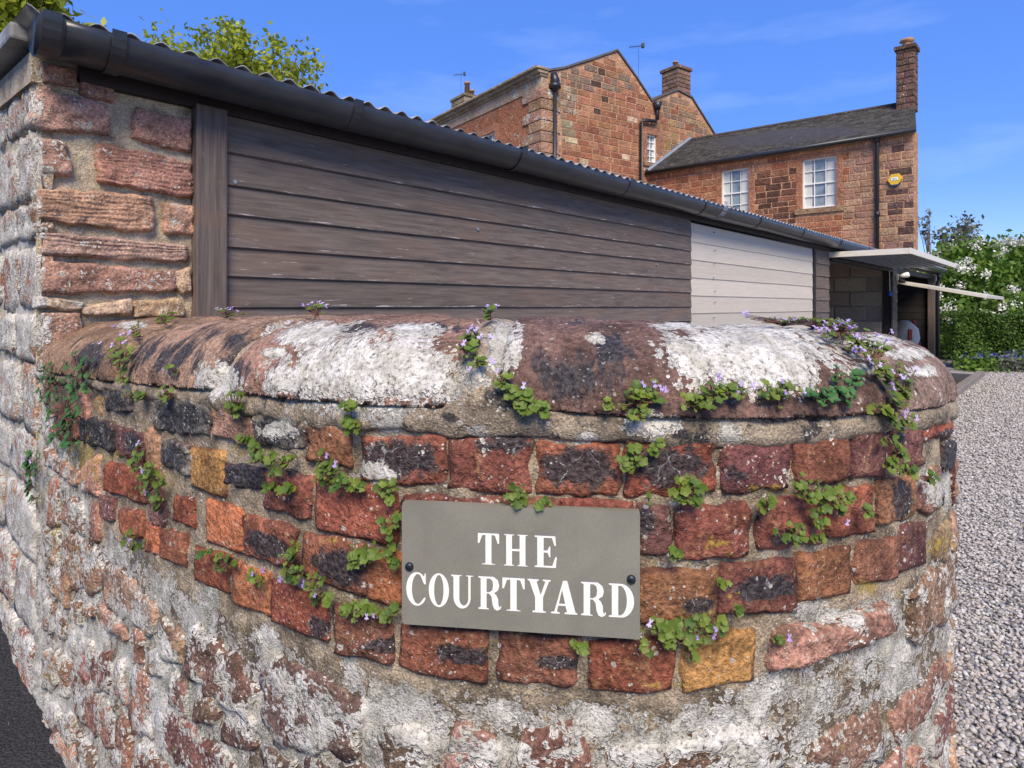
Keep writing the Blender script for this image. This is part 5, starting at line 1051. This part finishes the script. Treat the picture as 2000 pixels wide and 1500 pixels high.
TF = [
 ('large dark green toadflax under the left end of the coping', [(110, 750, 26, 40, 30), (165, 735, 22, 42, 26), (135, 800, 34, 30, 26), (130, 840, 18, 26, 14), (140, 865, 22, 8, 8)], 1, [(212, 684)]),
 ('toadflax trailing down the first coping joint with purple flowers', [(245, 705, 20, 24, 22), (272, 655, 14, 18, 10), (320, 630, 16, 8, 12), (248, 740, 12, 14, 8)], 0, rnd_fl(7, 225, 275, 650, 690, 1)),
 ('dark toadflax clump at the far left edge below the pier', [(66, 908, 22, 28, 24), (60, 950, 12, 14, 8), (72, 972, 10, 6, 5)], 1, [(62, 890), (74, 900), (60, 915)]),
 ('long toadflax clump hanging in the gap left of the yellow brick', [(292, 908, 24, 24, 26), (312, 945, 20, 22, 18), (322, 985, 12, 16, 8), (280, 870, 6, 10, 4)], 0, [(288, 864), (296, 914), (305, 916), (308, 955)]),
 ('small toadflax sprig above the pink sandstone', [(340, 768, 9, 12, 8), (262, 772, 12, 6, 5), (282, 775, 5, 5, 3)], 0, None),
 ('single leafed toadflax on the second coping stone', [(350, 728, 5, 5, 2)], 0, [(341, 730)]),
 ('round toadflax tuft above the pink sandstone block', [(474, 793, 17, 20, 20)], 0, None),
 ('toadflax trailing between the pink sandstone and dark stone', [(495, 857, 7, 9, 4), (508, 875, 10, 14, 8), (518, 895, 14, 8, 7), (541, 900, 12, 12, 8), (554, 918, 8, 4, 3)], 0, None),
 ('tiny toadflax pair above the cracked red brick', [(578, 895, 12, 12, 7)], 0, None),
 ('pale toadflax sprouts on the cracked red brick ledge', [(545, 950, 6, 8, 5), (570, 953, 14, 6, 8)], 0, None),
 ('toadflax climbing the mortar left of the black brick', [(694, 798, 10, 12, 7), (696, 820, 14, 14, 9), (704, 838, 8, 6, 4)], 0, None),
 ('toadflax clump above the big red brick left of the sign', [(652, 900, 18, 18, 10), (650, 925, 22, 14, 14), (690, 942, 24, 10, 12), (712, 950, 12, 6, 6)], 0, [(662, 886), (680, 902)]),
 ('toadflax on the mortar above the sign left corner', [(765, 948, 18, 12, 12), (770, 968, 8, 8, 5), (754, 1012, 5, 9, 2), (772, 1018, 8, 16, 7)], 0, None),
 ('toadflax at the left edge of the sign by the screw', [(708, 1072, 12, 12, 7), (732, 1072, 14, 12, 9), (706, 1098, 8, 8, 3), (768, 1075, 12, 12, 8), (778, 1098, 6, 10, 4)], 0, None),
 ('trailing toadflax between two blackened bricks left of the sign', [(575, 1084, 16, 8, 8), (592, 1066, 6, 16, 5), (585, 1115, 22, 12, 14), (625, 1130, 14, 14, 8), (628, 1158, 8, 14, 7), (648, 1158, 10, 8, 5), (505, 1120, 8, 8, 3), (517, 1132, 8, 6, 3)], 0, [(532, 1106), (512, 1113), (568, 1122), (612, 1132), (640, 1146)]),
 ('toadflax tuft on the orange brick at left', [(455, 1092, 16, 18, 16), (415, 1073, 6, 5, 3)], 0, None),
 ('toadflax below the left edge of the sign', [(692, 1182, 12, 14, 7), (716, 1186, 18, 14, 9), (755, 1195, 12, 10, 6), (776, 1178, 6, 9, 3)], 0, [(735, 1186), (745, 1192)]),
 ('sparse toadflax low on the left brick end', [(268, 1045, 9, 8, 3), (268, 1070, 7, 12, 4), (294, 1066, 7, 5, 2)], 0, [(273, 1051)]),
 ('toadflax in the wide mortar joint of the coping above the sign', [(915, 690, 20, 24, 14), (930, 672, 10, 10, 5), (940, 718, 14, 10, 6)], 0, rnd_fl(8, 905, 975, 660, 742, 4)),
 ('toadflax clump on the coping edge right of the wide joint', [(1008, 775, 18, 14, 12), (1035, 790, 24, 18, 20), (985, 750, 14, 8, 6), (1058, 800, 12, 10, 7)], 0, [(1030, 762), (972, 738)]),
 ('toadflax along the coping edge over the white lichen patch', [(1240, 785, 36, 16, 22), (1262, 775, 24, 14, 14), (1186, 798, 8, 10, 5), (1238, 812, 20, 8, 8)], 0, [(1268, 762), (1280, 768), (1255, 760), (1292, 772)]),
 ('toadflax row on the coping edge under the pale lichen', [(1345, 788, 22, 12, 12), (1390, 775, 24, 14, 14), (1430, 772, 18, 14, 9), (1370, 800, 12, 6, 5)], 0, [(1396, 748), (1425, 770), (1452, 768), (1440, 762)]),
 ('toadflax at the coping edge with upright flower stalks', [(1510, 778, 26, 16, 14), (1485, 780, 8, 10, 4), (1522, 765, 12, 8, 5)], 0, [(1508, 762), (1552, 770), (1512, 780)]),
 ('blue green toadflax below the white lichened coping stone', [(1592, 780, 24, 14, 22), (1635, 768, 18, 18, 16), (1625, 742, 8, 8, 4), (1660, 748, 10, 6, 5), (1640, 788, 10, 6, 4)], 1, None),
 ('dense flowering toadflax draped over the right coping joint', [(1530, 624, 60, 8, 40), (1590, 630, 40, 12, 34), (1640, 655, 34, 16, 34), (1670, 680, 24, 18, 24), (1700, 712, 24, 18, 22), (1730, 740, 22, 20, 22), (1752, 768, 16, 16, 14)], 0, rnd_fl(16, 1455, 1580, 616, 630, 5)+rnd_fl(18, 1590, 1670, 628, 672, 6)+rnd_fl(16, 1655, 1730, 670, 735, 7)+rnd_fl(6, 1720, 1765, 730, 770, 8)),
 ('toadflax hanging below the flowering joint at right', [(1735, 800, 20, 22, 18), (1698, 802, 6, 7, 3), (1740, 826, 22, 12, 12), (1722, 857, 10, 7, 3), (1738, 885, 14, 16, 12), (1726, 912, 12, 14, 8), (1755, 916, 10, 12, 5)], 0, [(1742, 808), (1762, 813), (1750, 800)]),
 ('toadflax tuft in the spalled brick right of the sign top', [(1232, 888, 24, 18, 18), (1228, 905, 12, 10, 7), (1275, 872, 10, 12, 6)], 0, None),
 ('toadflax tuft on the grey spalled brick', [(1333, 952, 28, 22, 24), (1350, 978, 8, 6, 3)], 0, None),
 ('single toadflax leaf on the joint above the sign right corner', [(1268, 970, 6, 8, 2)], 0, None),
 ('toadflax on the joint directly above the sign', [(1012, 962, 22, 16, 16), (1015, 978, 8, 6, 3), (1062, 980, 14, 8, 6)], 0, None),
 ('toadflax sprig above the brick with grey mortar joint', [(1485, 982, 8, 14, 6), (1497, 974, 5, 6, 2)], 0, None),
 ('toadflax cluster at the lower corner of the bright red brick', [(1560, 950, 18, 20, 12), (1570, 968, 10, 8, 5)], 0, None),
 ('toadflax spread over the red bricks at upper right', [(1612, 968, 20, 14, 12), (1635, 965, 12, 12, 6), (1628, 990, 8, 8, 4), (1668, 990, 6, 10, 3)], 0, [(1632, 1014)]),
 ('toadflax in the broken pocket of the red brick', [(1535, 1035, 22, 18, 14), (1585, 1005, 12, 18, 9), (1588, 1050, 5, 8, 3)], 0, None),
 ('tiny green toadflax at the right end of the wall', [(1796, 928, 9, 10, 8)], 0, None),
 ('toadflax below the lower right corner of the sign', [(1285, 1215, 16, 14, 10), (1310, 1235, 24, 18, 20), (1355, 1215, 24, 24, 20), (1388, 1212, 18, 18, 12), (1343, 1270, 8, 12, 4), (1255, 1245, 14, 20, 6)], 0, [(1264, 1202), (1384, 1206), (1345, 1232), (1378, 1230)]),
 ('small toadflax pair under the sign bottom edge', [(1134, 1255, 14, 10, 9)], 0, None),
 ('toadflax sprig in the joint beside the sign screw', [(1310, 1074, 8, 8, 5), (1405, 1132, 6, 6, 3), (1430, 1185, 7, 9, 4)], 0, None),
 ('lone toadflax on the pink sandstone at lower right', [(1508, 1238, 10, 5, 4)], 0, [(1518, 1230)]),
 ('toadflax flowers peeping over the coping beside the brown post', [(445, 620, 26, 3, 10)], 0, rnd_fl(8, 420, 468, 610, 618, 11)),
 ('toadflax flowers peeping over the coping before the brown boards', [(620, 619, 26, 3, 10)], 0, rnd_fl(7, 592, 660, 606, 618, 12)),
 ('reddish toadflax sprig on the coping crest', [(955, 628, 10, 4, 6)], 0, [(953, 620), (972, 628)])]
for i, (lab, bl_, cool, fl) in enumerate(TF): toadflax(lab, bl_, bool(cool), fl, seed=i)

# ------------------------------------------------------------------ trees, shrubs, hedge, far house
def leafcloud(C, size, sd, flat=.0, lo=.6, hi=1.3):
    """C: n x 3 leaf centres -> quads with random orientation"""
    g = np.random.default_rng(sd); n = len(C); s = size*g.uniform(lo, hi, n)
    d = g.normal(size=(n, 3)); d[:, 2] *= (1-flat); d /= np.linalg.norm(d, axis=1)[:, None]; e = np.cross(d, g.normal(size=(n, 3))); e /= np.linalg.norm(e, axis=1)[:, None]
    nn = np.cross(d, e); V = np.stack([C-d*s[:, None], C+e*s[:, None]*.55+nn*s[:, None]*.12, C+d*s[:, None], C-e*s[:, None]*.55+nn*s[:, None]*.12], 1).reshape(-1, 3)
    me = np_mesh('leaves', V, np.arange(4*n).reshape(-1, 4)); vattr(me, lv=np.repeat(g.random(n), 4)); return me
def clumps(cen, rad, nc, per, cs, sd, shell=.55, zmin=None):
    g = np.random.default_rng(sd); d = g.normal(size=(nc, 3)); d /= np.linalg.norm(d, axis=1)[:, None]; r = g.uniform(shell, 1, nc)**.7; cc = np.array(cen)+d*r[:, None]*np.array(rad)
    P = (cc[:, None]+g.normal(size=(nc, per, 3))*np.array(cs)*g.uniform(.5, 1.2, (nc, 1, 1))).reshape(-1, 3); return cc, P
def at(x, y, d): return Vector(((x-CX)/F*d, d, CH+(HY-y)/F*d))
def tree(name, label, base, cen, rad, nc, per, cs, leaf, mat, sd, tr=.18, group=None, limbs=9, shell=.55):
    t = thing(name, label, 'tree', base, group); cc, P = clumps(cen, rad, nc, per, cs, sd, shell); random.seed(sd); b = Vector(base); c = Vector(cen)
    mb = MB(); fork = b.lerp(c, .55); mb.tube([b, b.lerp(fork, .5)+Vector((random.uniform(-.1, .1), random.uniform(-.1, .1), 0)), fork, c], [tr, tr*.85, tr*.65, tr*.25], 9)
    for i in random.sample(range(nc), min(limbs, nc)):
        e = Vector(cc[i]); mb.tube([fork.lerp(c, random.uniform(-.1, .6)), fork.lerp(e, .5)+Vector((0, 0, random.uniform(0, .4))), e], [tr*.35, tr*.2, tr*.05], 6)
        for k in range(3): e2 = e+Vector((random.gauss(0, cs*1.3), random.gauss(0, cs*1.3), random.gauss(0, cs))); mb.tube([fork.lerp(e, .7), e2], [tr*.08, tr*.02], 4)
    put('trunk', mb.mesh('trunk', True), M['bark'], t); put('crown', leafcloud(P, leaf, sd), M[mat], t); return t
c = at(455, 205, 17); tree('garden_tree', 'bright green domed tree crown rising behind the garage roof', (c.x, c.y, 0), c[:], (2.62, 2.2, 1.95), 250, 64, .22, .085, 'crown_lime', 1, limbs=30, shell=.35)
c = at(662, 262, 21); tree('garden_tree', 'small green tree top just showing over the gutter left of the house', (c.x, c.y, 0), c[:], (.75, .8, .95), 40, 55, .2, .09, 'crown_lime', 2)
c = at(-20, 5, 9); tree('garden_tree', 'leafy green tree at the top left corner above the stone pier', (c.x-.6, c.y+.5, 0), c[:], (.92, .9, .85), 130, 80, .14, .07, 'crown_lime', 3)
c = at(150, 90, 9.5); tree('garden_tree', 'thin leafy branch tips standing up behind the left end of the gutter', (c.x-.5, c.y+.6, 0), c[:], (.42, .5, .62), 13, 9, .10, .085, 'crown_lime', 4, .05, shell=.2)
c = at(1880, 470, 24); tree('pine_tree', 'wispy grey green tree right of the house wing', (c.x, c.y, 0), c[:], (1.0, .9, .75), 34, 34, .17, .10, 'crown_grey', 5, .12, shell=.2)
c = at(1812, 440, 22); tree('pine_tree', 'thin bare twigged tree beside the right edge of the wing', (c.x+.2, c.y, 0), c[:], (.36, .4, .6), 12, 10, .07, .07, 'crown_grey', 6, .05, shell=.2)
SHB = thing('flowering_shrub', 'tall green shrub covered in white blossom beyond the open garages', 'shrub', (12.6, 16.0, 0)); g = np.random.default_rng(8)
cc, P = clumps((12.3, 16.0, 1.4), (2.2, 1.5, 1.55), 220, 75, .2, 8, .5); P = P[P[:, 2] > .1]; put('foliage', leafcloud(P, .075, 9), M['crown_mid'], SHB)
cc2, _ = clumps((12.3, 15.9, 1.45), (2.3, 1.62, 1.62), 300, 2, .1, 12, .9); cc2 = cc2[(cc2[:, 1] < 16.4) & (cc2[:, 2] > .6)]; P = (cc2[:, None]+g.normal(size=(len(cc2), 40, 3))*.052).reshape(-1, 3); put('blossom', leafcloud(P, .033, 10), M['white_flower'], SHB)
mb = MB(); [mb.tube([(12.9+x, 16.2+y, 0), (12.9+2.5*x, 16.2+2*y, 1.4)], [.05, .02], 6) for x, y in ((0, 0), (.2, .1), (-.25, .1), (.1, -.3))]; put('stem', mb.mesh('stem'), M['bark'], SHB)
HD = thing('clipped_hedge', 'dense dark green clipped hedge right of the open garages', 'hedge', (11.6, 13.9, 0)); n = 26000
hx, hy, hz = g.uniform(0, 5.0, n), g.uniform(-.5, .5, n), g.uniform(0.05, 1.2, n); sh_ = g.random(n) < .75; hy = np.where(sh_, -.5+np.abs(g.normal(0, .1, n)), hy); top = (~sh_) & (g.random(n) < .6); hz = np.where(top, 1.2-np.abs(g.normal(0, .06, n)), hz)
hd, hn = np.array((.86, -.20)), np.array((.2, .86)); bump_ = .08*np.sin(hx*3.1)+.05*np.sin(hx*7+hz*5)
P = np.stack([9.7+hx*hd[0]+(hy+bump_)*hn[0], 14.0+hx*hd[1]+(hy+bump_)*hn[1], hz+.05*np.sin(hx*4)], 1); put('foliage', leafcloud(P, .036, 13), M['crown_dark'], HD)
mb = MB(); mb.box((9.7+2.5*hd[0], 14.0+2.5*hd[1], .55), (2.25*hd[0], 2.25*hd[1], 0), (.2*hn[0], .2*hn[1], 0), (0, 0, .45)); put('inner_growth', mb.mesh('inner_growth'), simple('hedge_inner_twigs', (.02, .03, .012), 1, .5, 30), HD)
labs = ['blue flowering plant at the hedge foot nearest the garages', 'blue flowering plant in the middle of the hedge foot', 'blue flowering plant at the hedge foot farthest from the garages']
for i, (x, y) in enumerate(((9.75, 13.05), (10.35, 12.9), (10.95, 12.75))):
    t = thing('blue_plant', labs[i], 'plant', (x, y, 0), 'blue flowering plants under the hedge'); n = 900; P = np.stack([x+g.normal(0, .2, n), y+g.normal(0, .16, n), np.abs(g.normal(0, .15, n))+.02], 1)
    put('foliage', leafcloud(P, .045, 20+i), M['crown_grey' if i == 1 else 'crown_mid'], t); n = 70; P = np.stack([x+g.normal(0, .2, n), y-.1+g.normal(0, .12, n), .28+np.abs(g.normal(0, .07, n))], 1); put('blossom', leafcloud(P, .026, 30+i), M['blue_flower'], t)
FHO = thing('distant_house', 'distant grey roofed house peeping over the white blossom at right', 'house', (33.5, 38, 0)); mb = MB(); mb.box((33.5, 38, 2.3), (4, 0, 0), (0, 2.5, 0), (0, 0, 2.3)); put('wall', lat(mb.mesh('wall')), M['ashlar'], FHO, (.33, .25, .18))
mb = MB(); mb.add([(29.2, 35.2, 4.5), (37.8, 35.2, 4.5), (37.8, 40.8, 4.5), (29.2, 40.8, 4.5), (29.2, 38, 5.35), (37.8, 38, 5.35)], [(0, 1, 5, 4), (2, 3, 4, 5), (0, 4, 3), (1, 2, 5), (0, 3, 2, 1)]); me = mb.mesh('roof'); vattr(me, col=np.tile([(.12, .12, .125)], (6, 1))); put('roof', me, M['slate'], FHO)
mb = MB(); mb.box((32, 35.49, 2.6), (.5, 0, 0), (0, .03, 0), (0, 0, .7)); put('window', mb.mesh('window'), M['glass'], FHO)
print('objects', len(bpy.data.objects), 'tris', sum(len(o.data.polygons) for o in bpy.data.objects if o.type == 'MESH'))
